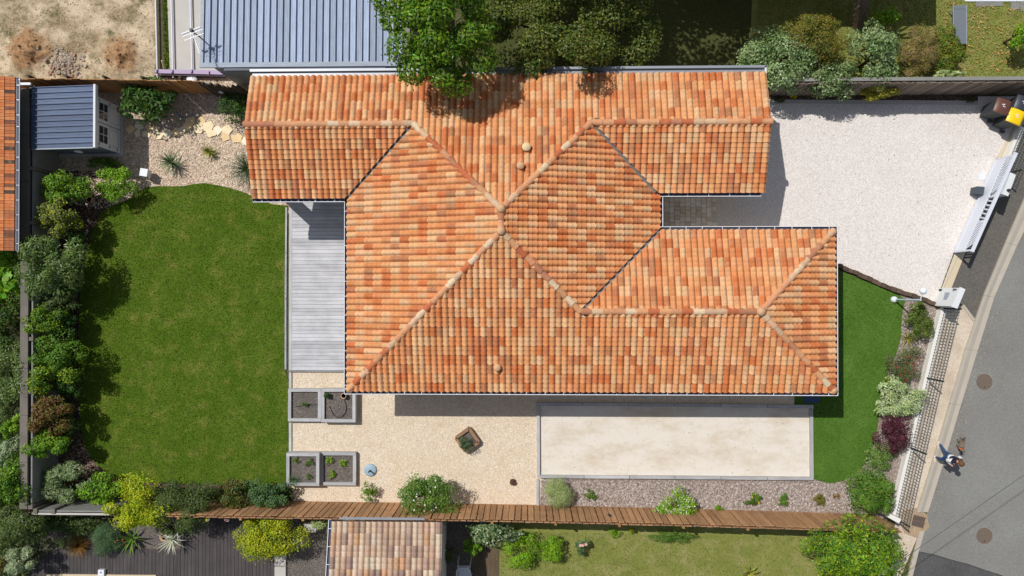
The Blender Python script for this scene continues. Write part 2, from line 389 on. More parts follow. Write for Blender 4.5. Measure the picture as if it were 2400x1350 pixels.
sheet('concrete_slab', [(388, -120), (640, -120), (640, 166), (398, 166)], .05, M['concrete'])
sheet('grass_strip', [(383, -90), (389, -90), (399, 164), (389, 164)], .018, M['lawn'])
grass('grass', [(381, -40), (390, -40), (399, 162), (386, 162)], .02, 1100, M['blade'], 'narrow strip of grass along the edge of the concrete slab', .08, .018)
sheet('pebble_bed', [(55, 182), (600, 182), (640, 300), (690, 500), (200, 500), (55, 420)], .008, M['pebble_base'])
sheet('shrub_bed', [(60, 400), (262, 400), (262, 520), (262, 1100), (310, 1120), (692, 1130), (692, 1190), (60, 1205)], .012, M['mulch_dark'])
LAWN = [(675, 482), (640, 479), (606, 466), (570, 450), (540, 441), (510, 434), (480, 429), (455, 431), (430, 436), (400, 437), (372, 436), (345, 439), (325, 448), (308, 462), (285, 474), (255, 484), (236, 500),
        (215, 545), (198, 600), (188, 680), (184, 760), (183, 850), (184, 950), (195, 1040), (222, 1085), (250, 1108), (280, 1122), (320, 1130), (420, 1134), (560, 1136), (682, 1136), (683, 1060), (681, 960), (680, 905), (668, 868), (670, 700), (673, 560)]
sheet('lawn', LAWN, .03, M['lawn'], thick=.028)
grass('grass', LAWN, .03, 850, M['blade'], 'short mown grass of the large lawn beside the grey deck', .045, .011)
TERR = [(684, 860), (1300, 860), (1264, 1190), (684, 1182)]
sheet('gravel_terrace', TERR, .014, M['gravel_beige'])
DRIVE = [(1500, 226), (2420, 226), (2398, 262), (2335, 372), (2285, 480), (2235, 592), (2190, 716), (1955, 622), (1500, 622)]
sheet('gravel_driveway', DRIVE, .014, M['gravel_white'])
RL = [(1940, 610), (1968, 634), (2030, 660), (2085, 683), (2122, 700), (2114, 740), (2112, 790), (2100, 830), (2082, 870), (2072, 910), (2062, 960), (2055, 1010), (2046, 1050), (2030, 1085), (2005, 1112), (1975, 1128), (1945, 1133), (1920, 1127), (1907, 1122), (1907, 953), (1862, 951), (1862, 900), (1940, 900)]
sheet('side_lawn', RL, .03, M['lawn_right'], thick=.026)
grass('grass', RL, .03, 1100, M['blade_right'], 'dense green turf on the street side of the house', .04, .011)
sheet('mulch_bed', [(1264, 1100), (1920, 1100), (2060, 900), (2110, 690), (2205, 716), (2108, 1150), (2090, 1215), (1264, 1190)], .012, M['mulch_base'])
sheet('terrace_underside', [(1240, 880), (1910, 880), (1910, 960), (1240, 960)], .018, M['gravel_beige'])
sheet('petanque_court', [(1258, 945), (1900, 951), (1901, 1120), (1258, 1116)], .034, M['sand_court'], thick=.03)
sheet('verge', [(2190, 700), (2262, 716), (2284, 752), (2237, 900), (2193, 1050), (2150, 1190), (2150, 1260), (2090, 1400), (2040, 1400), (2098, 1230), (2110, 1140)], .010, M['verge'])
sheet('driveway_apron', [(2420, 250), (2420, 470), (2310, 676), (2282, 752), (2258, 716), (2190, 716), (2240, 590), (2338, 372), (2398, 262)], .012, M['asphalt_dark'])
sheet('gate_threshold', [(2372, 300), (2398, 262), (2420, 262), (2362, 372), (2262, 594), (2214, 716), (2192, 716), (2238, 592), (2338, 368)], .018, M['concrete_sand'])
ROAD = [(2420, 470), (2400, 512), (2333, 683), (2313, 750), (2265, 900), (2222, 1050), (2193, 1133), (2173, 1200), (2165, 1245), (2146, 1300), (2120, 1420), (2800, 1420), (2800, -400), (2620, -200)]
sheet('road', ROAD, .016, M['asphalt'])
KL = [(2470, 330), (2400, 458), (2307, 683), (2279, 750), (2237, 900), (2193, 1050), (2167, 1133), (2147, 1200)]
KR = [(2500, 340), (2400, 537), (2333, 683), (2313, 750), (2265, 900), (2222, 1050), (2193, 1133), (2174, 1200)]
kerb = thing('kerb_channel', 'pale concrete drainage channel along the edge of the road', 'kerb', at(2237, 900, 0))
segs = [0.0]
def along(P, s):
    L = [math.dist(P[i], P[i + 1]) for i in range(len(P) - 1)]; s *= sum(L)
    for i, l in enumerate(L):
        if s <= l or i == len(L) - 1:
            f = s / l; return (P[i][0] + f * (P[i + 1][0] - P[i][0]), P[i][1] + f * (P[i + 1][1] - P[i][1]))
        s -= l
for i in range(7):
    s0, s1 = i / 7 + .0002, (i + 1) / 7 - .0002
    l0, l1, r0, r1 = along(KL, s0), along(KL, s1), along(KR, s0), along(KR, s1)
    def lerp(a, b, f): return (a[0] + f * (b[0] - a[0]), a[1] + f * (b[1] - a[1]))
    mb = MB()
    for f0, f1, z0, z1 in ((0, .25, .075, .07), (.25, .62, .07, .022), (.62, 1, .022, .034)):
        q = [lerp(l0, r0, f0), lerp(l0, r0, f1), lerp(l1, r1, f1), lerp(l1, r1, f0)]
        mb.add([(*at2(*q[0]), z0), (*at2(*q[1]), z1), (*at2(*q[2]), z1), (*at2(*q[3]), z0)], [(3, 2, 1, 0)])
    q0, q1 = at2(*l0), at2(*l1); mb.add([(*q0, .0), (*q1, .0), (*q1, .075), (*q0, .075)], [(0, 1, 2, 3)])
    mb.build('kerb_stone', M['concrete_strip'], kerb)
sheet('dirt_patch', [(2118, 1196), (2150, 1190), (2172, 1206), (2178, 1235), (2164, 1250), (2150, 1262), (2120, 1250), (2108, 1222)], .0225, m_ground('brown_grit', [S(190, 164, 134, .88), S(164, 138, 110, .85), S(206, 184, 156, .88)], 2, 45, .6, bump=.5))
sheet('kerb_strip', [(2156, 1245), (2167, 1245), (2153, 1295), (2122, 1420), (2110, 1420), (2141, 1300)], .06, M['concrete_strip'], thick=.06)
sheet('kerb_strip', [(2255, 716), (2260, 714), (2286, 748), (2281, 753)], .04, M['concrete_strip'], thick=.04)
sheet('asphalt_patch', [(2153, 1294), (2186, 1301), (2220, 1311), (2262, 1322), (2300, 1335), (2335, 1346), (2420, 1380), (2420, 1420), (2120, 1420)], .020, M['asphalt_new'])
t = NT('tar_seam'); M['tar'] = t.out(S(70, 70, 70), .6)
mb = MB()
sx = [(2153, 1293), (2186, 1300), (2220, 1310), (2262, 1321), (2300, 1334), (2335, 1345), (2420, 1379)]
for i in range(len(sx) - 1):
    p, q = at(*sx[i], .0225), at(*sx[i + 1], .0225); mb.beam(p, q, .05 if i % 2 else .035, .004)
mb.build('tar_seam', M['tar'], kind='structure')
# neighbours' ground to the south and north
sheet('south_lawn', [(1165, 1215), (2098, 1235), (2090, 1420), (1165, 1420)], .006, M['lawn_rough'])
grass('grass', [(1165, 1245), (2090, 1262), (2080, 1370), (1165, 1370)], .006, 500, M['blade_rough'], 'rough sunlit grass of the garden south of the board fence', .06, .014)
sheet('south_soil', [(540, 1215), (1168, 1215), (1168, 1420), (540, 1420)], .004, M['bed_soil'])
sheet('planting_soil', [(-20, 1200), (560, 1206), (560, 1420), (-20, 1420)], .005, M['bed_soil'])
sheet('north_lawn', [(1120, -160), (2440, -160), (2440, 205), (1120, 190)], .006, m_grass('north_turf', S(96, 108, 44), S(132, 138, 68), S(156, 156, 94), S(160, 140, 100)))
sheet('shade_tinted_ground', [(1120, -160), (1770, -160), (1760, 60), (1735, 190), (1120, 186)], .010, m_ground('shade_tinted_soil', [S(78, 92, 40, .85), S(58, 70, 30, .85), S(96, 90, 58, .85)], .8, 30, .6, bump=.6, patch=S(84, 72, 50, .75)))  # ground colour darkened to deepen the tree shade here
grass('grass', [(1780, -20), (2420, -20), (2420, 180), (1760, 160)], .006, 420, M['blade_rough'], 'patchy grass of the garden north of the timber fence', .07, .015)
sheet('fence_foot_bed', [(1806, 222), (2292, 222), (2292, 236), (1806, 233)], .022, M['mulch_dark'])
sheet('paving_edge', [(1806, 233), (2292, 236), (2292, 246), (1806, 242)], .026, M['concrete'])
sheet('west_ground', [(-160, 590), (62, 590), (62, 1420), (-160, 1420)], .007, m_ground('leafy_soil', [S(70, 74, 44, .8), S(48, 54, 30, .8), S(92, 88, 62, .8)], .8, 22, .8, bump=.8))

# loose pieces that lie on the beds
M['pebble'] = m_chips('pebble', [S(234, 214, 190, .88), S(214, 184, 154, .85), S(242, 230, 214, .9), S(168, 136, 112, .8), S(228, 208, 184, .88), S(198, 168, 144, .85)])
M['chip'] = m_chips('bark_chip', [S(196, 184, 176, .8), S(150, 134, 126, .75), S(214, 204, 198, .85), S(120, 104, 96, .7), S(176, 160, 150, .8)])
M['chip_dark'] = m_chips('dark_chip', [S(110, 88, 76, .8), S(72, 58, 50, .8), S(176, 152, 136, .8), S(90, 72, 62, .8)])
M['specks'] = m_chips('speck', [S(196, 192, 186, .85), S(150, 130, 112, .8), S(176, 170, 162, .85), S(128, 110, 96, .8)])
M['clod'] = m_chips('clod', [S(150, 112, 80, .8), S(124, 92, 68, .78), S(178, 140, 106, .82), S(104, 78, 60, .75)])
M['litter'] = m_chips('litter', [S(120, 104, 76, .75), S(96, 100, 56, .75), S(212, 196, 168, .85), S(150, 126, 98, .8), S(88, 74, 56, .7)])
M['gravel_chip'] = m_chips('gravel_stone', [S(236, 225, 208, .9), S(222, 206, 182, .9), S(206, 186, 158, .87), S(243, 236, 225, .9), S(186, 164, 136, .87)])
M['white_chip'] = m_chips('white_stone', [S(232, 224, 218, .88), S(240, 234, 230, .88), S(212, 202, 196, .86), S(222, 214, 208, .88)])
chips('pebbles', [(135, 225), (570, 225), (600, 480), (570, 446), (480, 428), (345, 438), (300, 465), (240, 490), (130, 470)], .01, 9000, .038, M['pebble'], 'tan and white pebbles covering the bed beside the garden shed', .7)
chips('bark_chips', [(1266, 1126), (1990, 1134), (2012, 1200), (1266, 1186)], .014, 9000, .034, M['chip'], 'grey bark chips covering the bed along the board fence', .5)
chips('bark_chips', [(2116, 712), (2190, 722), (2105, 1100), (2058, 1040), (2075, 910), (2108, 830)], .014, 4200, .034, M['chip'], 'grey bark chips in the bed along the wire fence', .5)
chips('gravel_litter', [(1830, 250), (2320, 262), (2190, 640), (1990, 600), (1840, 420)], .017, 130, .022, M['litter'], 'a few dark leaves and stones on the white driveway', .4)
chips('road_grit', [(2150, 1200), (2174, 1200), (2222, 1050), (2320, 720), (2345, 730), (2245, 1060), (2190, 1215)], .017, 900, .014, M['litter'], 'grit and dry crumbs along the road side of the kerb', .4)
chips('court_litter', [(1266, 954), (1894, 960), (1894, 1112), (1266, 1110)], .035, 90, .018, M['litter'], 'dark crumbs scattered on the pale sand court', .4)
for (px, py) in ((2307, 895), (2307, 1256)):
    chips('road_specks', [(px + 34 * math.cos(a_), py + 34 * math.sin(a_)) for a_ in np.linspace(0, 6.2, 16)], .0165, 260, .012, M['specks'], 'pale specks of worn paint round the manhole cover ' + ('beside the shrub bed' if py < 1000 else 'near the asphalt patch'), .3)
chips('earth_clods', [(10, 60), (150, 60), (150, 182), (10, 182)], .12, 900, .05, M['clod'], 'dark clods of earth on the western heap of the plot', .9)
chips('earth_clods', [(215, 70), (362, 70), (362, 182), (215, 182)], .1, 900, .05, M['clod'], 'brown clods of earth on the eastern heap of the plot', .9)
chips('plot_litter', [(0, 0), (360, 0), (360, 180), (0, 180)], .02, 1300, .026, M['litter'], 'small stones and dry weeds strewn over the sandy plot', .6)
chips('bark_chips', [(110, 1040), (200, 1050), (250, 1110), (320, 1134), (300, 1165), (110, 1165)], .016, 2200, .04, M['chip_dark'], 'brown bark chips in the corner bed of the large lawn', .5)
chips('gravel', [(686, 868), (1258, 868), (1262, 1182), (686, 1176)], .016, 20000, .015, M['gravel_chip'], 'loose beige gravel of the terrace south of the house', .5)
chips('gravel', [(1560, 228), (2410, 228), (2200, 700), (1968, 618), (1700, 618)], .016, 14000, .013, M['white_chip'], 'loose white gravel of the driveway', .4)
# ================================================================== THE HOUSE
SL = .2818
xWL, xWR, yLS, yRS, yRg, xL, xR, yS, yN, ySN, xSE = -9.96, 8.40, 3.421, 3.564, 5.904, -6.473, 4.676, -3.509, 7.74, 2.212, 10.833
HE = 2.578
hl = HE + SL * (yRg - yLS)
xa = (xL + xR) / 2; ha = HE + SL * (xR - xL) / 2; ynA = yRg - (ha - hl) / SL; ysA = yS + (xR - xL) / 2
hs = HE + SL * (ySN - yS) / 2; ysr = (ySN + yS) / 2; xj = (ySN - yS) / 2
xLj = xL + (hl - HE) / SL; xRj = xR - (hl - HE) / SL; xSj = xR - xj; xSe = xSE - xj
fN = lambda x, y: hl - SL * (y - yRg)
fY = lambda x, y: HE + SL * (y - yLS)
fW = lambda x, y: HE + SL * (x - xL)
fE = lambda x, y: HE + SL * (xR - x)
fS = lambda x, y: HE + SL * (y - yS)
fSN = lambda x, y: HE + SL * (ySN - y)
fSE = lambda x, y: HE + SL * (xSE - x)
VG = .028  # tiles stop short of the valleys
PL = {  # polygon in plan, height, upslope direction
 'N': ([(xWL, yN), (xWL, yRg), (xLj, yRg), (xa, ynA), (xRj, yRg), (xWR, yRg), (xWR, yN)], fN, (0, -1)),
 'LW': ([(xWL, yRg), (xWL, yLS), (xL, yLS), (xLj, yRg)], fY, (0, 1)),
 'RW': ([(xWR, yRg), (xRj, yRg), (xR - (yRS - yLS), yRS), (xWR, yRS)], fY, (0, 1)),
 'W': ([(xL, yLS), (xL, yS), (xa, ysA), (xa, ynA), (xLj, yRg)], fW, (1, 0)),
 'E': ([(xR, ySN), (xR, yRS), (xR - (yRS - yLS), yRS), (xRj, yRg), (xa, ynA), (xa, ysA), (xSj, ysr)], fE, (-1, 0)),
 'S': ([(xL, yS), (xSE, yS), (xSe, ysr), (xSj, ysr), (xa, ysA)], fS, (0, 1)),
 'SN': ([(xR, ySN), (xSj, ysr), (xSe, ysr), (xSE, ySN)], fSN, (0, -1)),
 'SE': ([(xSE, yS), (xSE, ySN), (xSe, ysr)], fSE, (-1, 0)),
}
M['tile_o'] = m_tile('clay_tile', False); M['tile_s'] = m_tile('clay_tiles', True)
M['roof_deck'] = m_plain('roof_underlay', S(78, 62, 54), .9)
M['zinc'] = m_plain('zinc_sheet', S(150, 156, 164), .45, .08, 2, .5, .3)
M['zinc_dark'] = m_plain('aged_zinc', S(120, 118, 116), .6, .15, 3)
M['white_paint'] = m_plain('white_paint', S(232, 236, 244, .88), .45, .03)
M['gutter_shade'] = m_plain('gutter_shade_paint', S(70, 74, 92), .5)  # gutter hollows coloured dark in place of their shade
M['render'] = m_plain('wall_render', S(232, 224, 210, .88), .9, .05, 2, .1)
M['terracotta'] = m_plain('terracotta', S(214, 170, 130, .85), .75, .12, 8)
M['terracotta_pale'] = m_plain('pale_terracotta', S(232, 206, 160, .85), .75, .12, 8)
M['mortar'] = m_plain('mortar', S(196, 176, 150, .8), .9, .15, 9)
PAL = [(S(232, 158, 104), 27), (S(236, 171, 117), 21), (S(238, 190, 142), 16), (S(231, 180, 132), 9), (S(214, 124, 72), 12), (S(204, 130, 88), 6), (S(196, 136, 94), 3), (S(226, 147, 92), 11)]
PALN = [(S(218, 190, 166), 20), (S(204, 172, 148), 16), (S(188, 160, 142), 14), (S(228, 206, 184), 16), (S(168, 144, 132), 10), (S(218, 172, 134), 9)]
TK = .79
def tint(pal=PAL, k=TK):
    c = rnd.choices([p[0] for p in pal], [p[1] for p in pal])[0]; j = rnd.uniform(.9, 1.08)
    return tuple(min(1, x * k * j * rnd.uniform(.97, 1.03)) for x in c) + (1.0,)

house = thing('house', 'tile-roofed house with crossing ridges and a long south wing in the middle of the plot', 'house', (0, 1.5, 0))
def part(mb, name, m, parent, **k): return mb.build(name, m, parent, **k)

roof_mb = MB()
for k, (poly, f, up) in PL.items():
    roof_mb.prism(poly, lambda x, y, f=f: f(x, y) - .13, lambda x, y, f=f: f(x, y) - .012)
roof = roof_mb.build('roof', M['roof_deck'], house)

# --- one clay tile: a channel and a barrel, in two lengths with a nib between, raised at its lower end
TW, TL = .218, .35
PROF = [(0, .0), (.030, .0), (.046, .056), (.109, .084), (.172, .056), (.188, .0), (.218, .0)]
TONE_GRADE = []   # each tile length darkens up the slope; its end faces are darker
def add_tone_grade(me):
    a = me.attributes.new('wear', 'FLOAT_COLOR', 'POINT'); a.data.foreach_set('color', np.repeat(np.array((TONE_GRADE * (len(me.vertices) // max(1, len(TONE_GRADE)) + 1))[:len(me.vertices)], np.float32), 4))
def tile_geo(w=TW, L=TL, prof=PROF, lip=.040, mid=.018, over=.03):
    V = []; F = []; sm = []; TONE_GRADE.clear()
    def strip(v0, z0, v1, z1):
        TONE_GRADE.extend([1.04] * len(prof) + [.84] * len(prof))
        b = len(V); sx = w / .218
        for u, z in prof: V.append((u * sx, v0, z + z0))
        for u, z in prof: V.append((u * sx, v1, z + z1))
        n = len(prof)
        for i in range(n - 1): F.append((b + i, b + i + 1, b + n + i + 1, b + n + i)); sm.append(True)
    def face(v, z0, z1):
        TONE_GRADE.extend([.8] * (2 * len(prof))); b = len(V); sx = w / .218; n = len(prof)
        for u, z in prof: V.append((u * sx, v, z + z0 if z > 0 else z0))
        for u, z in prof: V.append((u * sx, v, z + z1))
        for i in range(n - 1): F.append((b + i, b + i + 1, b + n + i + 1, b + n + i)); sm.append(False)
    strip(-.008, lip, L * .5, .012); strip(L * .5, .012 + mid, L + over, .002)
    face(-.008, -.004, lip); face(L * .5, .010, .012 + mid)
    return V, F, sm
def tile_mesh(name, **k):
    V, F, sm = tile_geo(**k); me = bpy.data.meshes.new(name); me.from_pydata(V, [], F); me.polygons.foreach_set('use_smooth', sm); me.update(); return me

class TileRoof:
    """lays tiles on sloping faces; the nearest ones become objects, the rest one mesh"""
    def __init__(s): s.cand = []; s.sv = []; s.sf = []; s.sc = []; s.ssm = []
    def stuff(s, vs, fs, col, sm, wear=None):
        b = len(s.sv); s.sv += vs; s.sf += [[b + i for i in f] for f in fs]; s.ssm += sm
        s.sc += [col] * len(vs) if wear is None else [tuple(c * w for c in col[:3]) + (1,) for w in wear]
    def face(s, poly, f, up, pal=PAL, k=TK, L=TL, W=TW, keep=None, prof=PROF, free=(), name='tile'):
        ux, uy = up; U2 = Vector((uy, -ux)) ; n = len(poly)
        slope = f(ux, uy) - f(0, 0); nrm = math.sqrt(1 + slope * slope)
        us = [p[0] * U2.x + p[1] * U2.y for p in poly]; vs_ = [p[0] * ux + p[1] * uy for p in poly]
        u0, u1, v0, v1 = min(us), max(us), min(vs_), max(vs_)
        nu = max(1, round((u1 - u0) / W)); w = (u1 - u0) / nu; dv = L / nrm; nv = math.ceil((v1 - v0) / dv)
        U = Vector((U2.x, U2.y, 0)); Vv = Vector((ux, uy, slope)) / nrm; N = U.cross(Vv)
        if N.z < 0: N = -N
        sg = 1 if U.cross(Vv).z > 0 else -1
        P = [Vector(p) for p in poly]; area = sum(P[i].x * P[(i + 1) % n].y - P[(i + 1) % n].x * P[i].y for i in range(n))
        Vt, Ft, sm = tile_geo(W, L, prof); sxs = w / W
        for i in range(nu):
            for j in range(nv):
                o2 = U2 * (u0 + i * w) + Vector((ux, uy)) * (v0 + j * dv)
                pts = [o2 + U2 * a + Vector((ux, uy)) * b for a in (.01, w / 2, w - .01) for b in (.01, dv * .35, dv * .7, dv - .01)]
                ins = inside(poly, np.array([p.x for p in pts]), np.array([p.y for p in pts]))
                if not ins.any(): continue
                O = Vector((o2.x, o2.y, f(o2.x, o2.y)))
                R = Matrix((U * sxs, Vv, N)).transposed()
                col = tint(pal, k); wob = rnd.uniform(-.012, .012); skew = Matrix.Rotation(wob, 3, 'Z')
                if ins.all():
                    s.cand.append((-(O - Vector((0, 0, CAM_H))).length, O, R @ skew, col, name)); continue
                bm = bmesh.new(); bv = [bm.verts.new(O + R @ Vector(q)) for q in Vt]
                for q in Ft: bm.faces.new([bv[z] for z in q])
                for e in range(n):
                    a, b = P[e], P[(e + 1) % n]; d = b - a
                    nn = Vector((d.y, -d.x)).normalized() * (1 if area > 0 else -1)   # outward
                    sd = [(p - a).dot(nn) for p in pts]; tt = [(p - a).dot(d) / d.dot(d) for p in pts]
                    if max(sd) > .0 and min(sd) < .35 and -.03 < sum(tt) / len(tt) < 1.03 and e not in free:
                        c = a
                        bmesh.ops.bisect_plane(bm, geom=bm.verts[:] + bm.edges[:] + bm.faces[:], plane_co=(c.x - nn.x * .02, c.y - nn.y * .02, 0), plane_no=(nn.x, nn.y, 0), clear_outer=True)
                bm.verts.index_update(); vv = [tuple(v.co) for v in bm.verts]; ff = [[v.index for v in q.verts] for q in bm.faces]
                if ff: s.stuff(vv, ff, col, [True] * len(ff))
                bm.free()
        s.last = (Vt, Ft, sm); s.wear = list(TONE_GRADE)
    def finish(s, parent, nobj=300, name='tile', many='tiles'):
        Vt, Ft, sm = s.last; me = bpy.data.meshes.new(name); me.from_pydata(Vt, [], Ft); me.polygons.foreach_set('use_smooth', sm); me.update()
        me.materials.append(M['tile_o']); TONE_GRADE[:] = s.wear; add_tone_grade(me); s.cand.sort(key=lambda c: -c[0]); po = offset(parent)
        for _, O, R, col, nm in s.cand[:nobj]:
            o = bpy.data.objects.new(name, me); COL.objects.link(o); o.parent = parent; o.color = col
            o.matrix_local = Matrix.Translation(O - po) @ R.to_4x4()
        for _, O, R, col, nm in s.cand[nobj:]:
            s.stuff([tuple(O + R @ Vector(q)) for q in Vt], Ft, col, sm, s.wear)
        if s.sv:
            me = bpy.data.meshes.new(many); me.from_pydata([(v[0] - po[0], v[1] - po[1], v[2] - po[2]) for v in s.sv], [], s.sf)
            me.polygons.foreach_set('use_smooth', s.ssm); at_ = me.attributes.new('tint', 'FLOAT_COLOR', 'POINT')
            at_.data.foreach_set('color', np.array(s.sc, np.float32).ravel()); me.update()
            o = link(many, me, M['tile_s'], parent); tag(o, kind='stuff')

def shrink_valley(poly, edges, d):
    """move the given edges of a counter-clockwise-or-not polygon inwards by d"""
    P = [Vector(p) for p in poly]; n = len(P); area = sum(P[i].x * P[(i + 1) % n].y - P[(i + 1) % n].x * P[i].y for i in range(n))
    ln = []
    for i in range(n):
        a, b = P[i], P[(i + 1) % n]; dr = (b - a).normalized(); nn = Vector((dr.y, -dr.x)) * (1 if area > 0 else -1)
        ln.append((a - nn * (d if i in edges else 0), dr))
    out = []
    for i in range(n):
        (p, r), (q, t_) = ln[i - 1], ln[i]; den = r.x * t_.y - r.y * t_.x
        if abs(den) < 1e-6: out.append(tuple(P[i])); continue
        w = q - p; k = (w.x * t_.y - w.y * t_.x) / den; out.append(tuple(p + r * k))
    return out
TR = TileRoof()
VAL = {'LW': (2,), 'W': (4,), 'RW': (1,), 'E': (1, 2, 6), 'SN': (0,)}
for k, (poly, f, up) in PL.items():
    p2 = shrink_valley(poly, VAL[k], VG) if k in VAL else poly
    TR.face(p2, f, up)
TR.finish(roof, 300)

# --- valleys: folded zinc
def valley(p, q, m):
    mb = MB(); d = (Vector(q) - Vector(p)); s = Vector((-d.y, d.x, 0)).normalized() * .05
    for sg in (1, -1):
        mb.add([Vector(p) + Vector((0, 0, .004)), Vector(q) + Vector((0, 0, .004)), Vector(q) + s * sg + Vector((0, 0, .03)), Vector(p) + s * sg + Vector((0, 0, .03))], [(0, 1, 2, 3)])
    mb.build('valley_gutter', m, roof)
valley((xL, yLS, HE), (xLj, yRg, hl), M['zinc_dark']); valley((xR - (yRS - yLS), yRS, HE + SL * (yRS - yLS)), (xRj, yRg, hl), M['zinc_dark']); valley((xR, ySN, HE), (xSj, ysr, hs), M['zinc_dark'])

# --- ridge and hip tiles
def ridge_mesh(name='ridge_tile', L=.43, r0=.112, r1=.128, n=7):
    V = []; F = []
    for x, r in ((0, r1), (L, r0)):
        for i in range(n):
            a = PI * i / (n - 1); V.append((x, -r * math.cos(a), r * .86 * math.sin(a)))
    for i in range(n - 1): F.append((i, i + 1, n + i + 1, n + i))
    b = len(V)
    for r in (r1, r1 - .02):
        for i in range(n): a = PI * i / (n - 1); V.append((-.001, -r * math.cos(a), r * .86 * math.sin(a)))
    for i in range(n - 1): F.append((b + i, b + i + 1, b + n + i + 1, b + n + i))
    me = bpy.data.meshes.new(name); me.from_pydata(V, [], F); me.polygons.foreach_set('use_smooth', [True] * (n - 1) + [False] * (n - 1)); me.update()
    TONE_GRADE[:] = [1.0]; add_tone_grade(me); me.materials.append(M['tile_o']); return me
RM = ridge_mesh()
PALR = [(S(218, 158, 116), 12), (S(234, 206, 172), 12), (S(200, 112, 72), 10), (S(220, 182, 148), 9), (S(192, 130, 98), 5), (S(224, 164, 120), 8)]
def ridge(p, q, lift=.0, exp=.385):
    p, q = Vector(p), Vector(q); d = (q - p); L = d.length; n = max(1, round(L / exp)); e = L / n; x = d / L
    y = Vector((0, 0, 1)).cross(x).normalized(); z = x.cross(y); po = offset(roof)
    for i in range(n):
        tilt = Matrix.Rotation(rnd.uniform(-.02, .02), 3, 'Z') @ Matrix.Rotation(.035, 3, 'Y')
        R = Matrix((x * (e / exp), y, z)).transposed() @ tilt
        o = bpy.data.objects.new('ridge_tile', RM); COL.objects.link(o); o.parent = roof; o.color = tint(PALR, .8)
        o.matrix_local = Matrix.Translation(p + x * (i * e) + Vector((0, 0, .022 + lift)) - po) @ R.to_4x4()
ridge((xWL - .02, yRg, hl), (xLj, yRg, hl)); ridge((xWR + .03, yRg, hl), (xRj, yRg, hl))
ridge((xLj, yRg, hl), (xa, ynA, ha)); ridge((xRj, yRg, hl), (xa, ynA, ha)); ridge((xa, ysA, ha), (xa, ynA, ha))
ridge((xL, yS, HE), (xa, ysA, ha)); ridge((xSj, ysr, hs), (xa, ysA, ha)); ridge((xSj, ysr, hs), (xSe, ysr, hs))
ridge((xSE, yS, HE), (xSe, ysr, hs)); ridge((xSE, ySN, HE), (xSe, ysr, hs))
for (x, y, z) in ((xa, ynA, ha), (xa, ysA, ha), (xSe, ysr, hs)):
    MB().lathe([(.0, .0), (.17, -.02), (.165, .07), (.13, .125), (.125, .15), (.0, .16)], (x, y, z + .02), 18).build('ridge_cap', M['terracotta'], roof)
for (x, y) in ((xL, yS), (xSE, yS), (xSE, ySN)):
    s_ = (1 if x == xL else -1, 1 if y == yS else -1); MB().ball((x + s_[0] * .06, y + s_[1] * .06, HE + .06), .115, 12, 8).build('hip_stopper', M['terracotta'], roof)
# mortar beds under the ridge tiles
def bed(p, q):
    MB().beam(Vector(p) + Vector((0, 0, .02)), Vector(q) + Vector((0, 0, .02)), .2, .06).build('mortar_bed', M['mortar'], roof)
for p, q in (((xWL + .03, yRg, hl), (xLj, yRg, hl)), ((xWR - .03, yRg, hl), (xRj, yRg, hl)), ((xSj, ysr, hs), (xSe, ysr, hs))): bed(p, q)

# --- roof vents
def roof_h(x, y):
    c = [f(x, y) for k, (poly, f, up) in PL.items() if inside(poly, np.array([x]), np.array([y]))[0]]
    return max(c) if c else HE
for (px, py, m, r) in ((1234, 343, 'terracotta_pale', .155), (1220, 387, 'terracotta', .135), (1165, 862, 'terracotta', .135)):
    p = at(px, py, 3.6)
    for _ in range(4): p = at(px, py, roof_h(p.x, p.y) + .26)
    z = p.z - .26; q = at(px, py, p.z)
    v = MB().lathe([(r * .8, -.15), (r * .78, .16), (r * .66, .17)], (q.x, q.y, z), 18).build('roof_vent', M['terracotta'], house)
    MB().lathe([(r * .5, .15), (r * 1.0, .17), (r, .21), (r * .82, .245), (0, .262)], (q.x, q.y, z), 18).build('vent_cap', M[m], v)

# --- gutters: a half pipe with a white lip and straps
def gutter(p, q, out, owner, hooks=.62, r=.062, name='gutter', mats=None, drop=.035):
    p, q = Vector(p), Vector(q); o = Vector(out); d = (q - p); L = d.length; x = d / L
    c = o * (r + .012) + Vector((0, 0, -drop)); mb = MB(); n = 7; ring = []
    for i in range(n): a = PI * i / (n - 1); ring.append(-o * r * math.cos(a) - Vector((0, 0, r * math.sin(a))))
    vs = [p + c + w for w in ring] + [q + c + w for w in ring]
    mb.add(vs, [(i, i + 1, n + i + 1, n + i) for i in range(n - 1)], 0, True)
    vs2 = [p + c + w * 1.06 for w in ring] + [q + c + w * 1.06 for w in ring]
    mb.add(vs2, [(n + i, n + i + 1, i + 1, i) for i in range(n - 1)], 1, True)
    for e in (vs[:n], vs[n:]): mb.add(e, [tuple(range(n))], 1)
    mb.tube([p + c + ring[-1], q + c + ring[-1]], .0155, 6, 1)
    k = max(2, int(L / hooks))
    for i in range(k):
        s = p + x * (L * (i + .5) / k + rnd.uniform(-.06, .06)) + c; mb.beam(s + ring[0] + Vector((0, 0, .004)), s + ring[-1] + Vector((0, 0, .006)), .022, .006, 1)
    return mb.build(name, mats or [M['gutter_shade'], M['white_paint']], owner)
gutter((xWL, yLS, HE), (xL - .16, yLS, HE), (0, -1, 0), house)
gutter((xL, yLS - .13, HE), (xL, yS - .13, HE), (-1, 0, 0), house)
gutter((xL - .13, yS, HE), (xSE + .13, yS, HE), (0, -1, 0), house)
gutter((xR - .05, yRS, HE + .04), (xWR - .12, yRS, HE + .04), (0, -1, 0), house)
gutter((xR, yRS - .13, HE), (xR, ySN + .13, HE), (1, 0, 0), house)
gutter((xR + .02, ySN, HE), (xSE + .13, ySN, HE), (0, 1, 0), house)
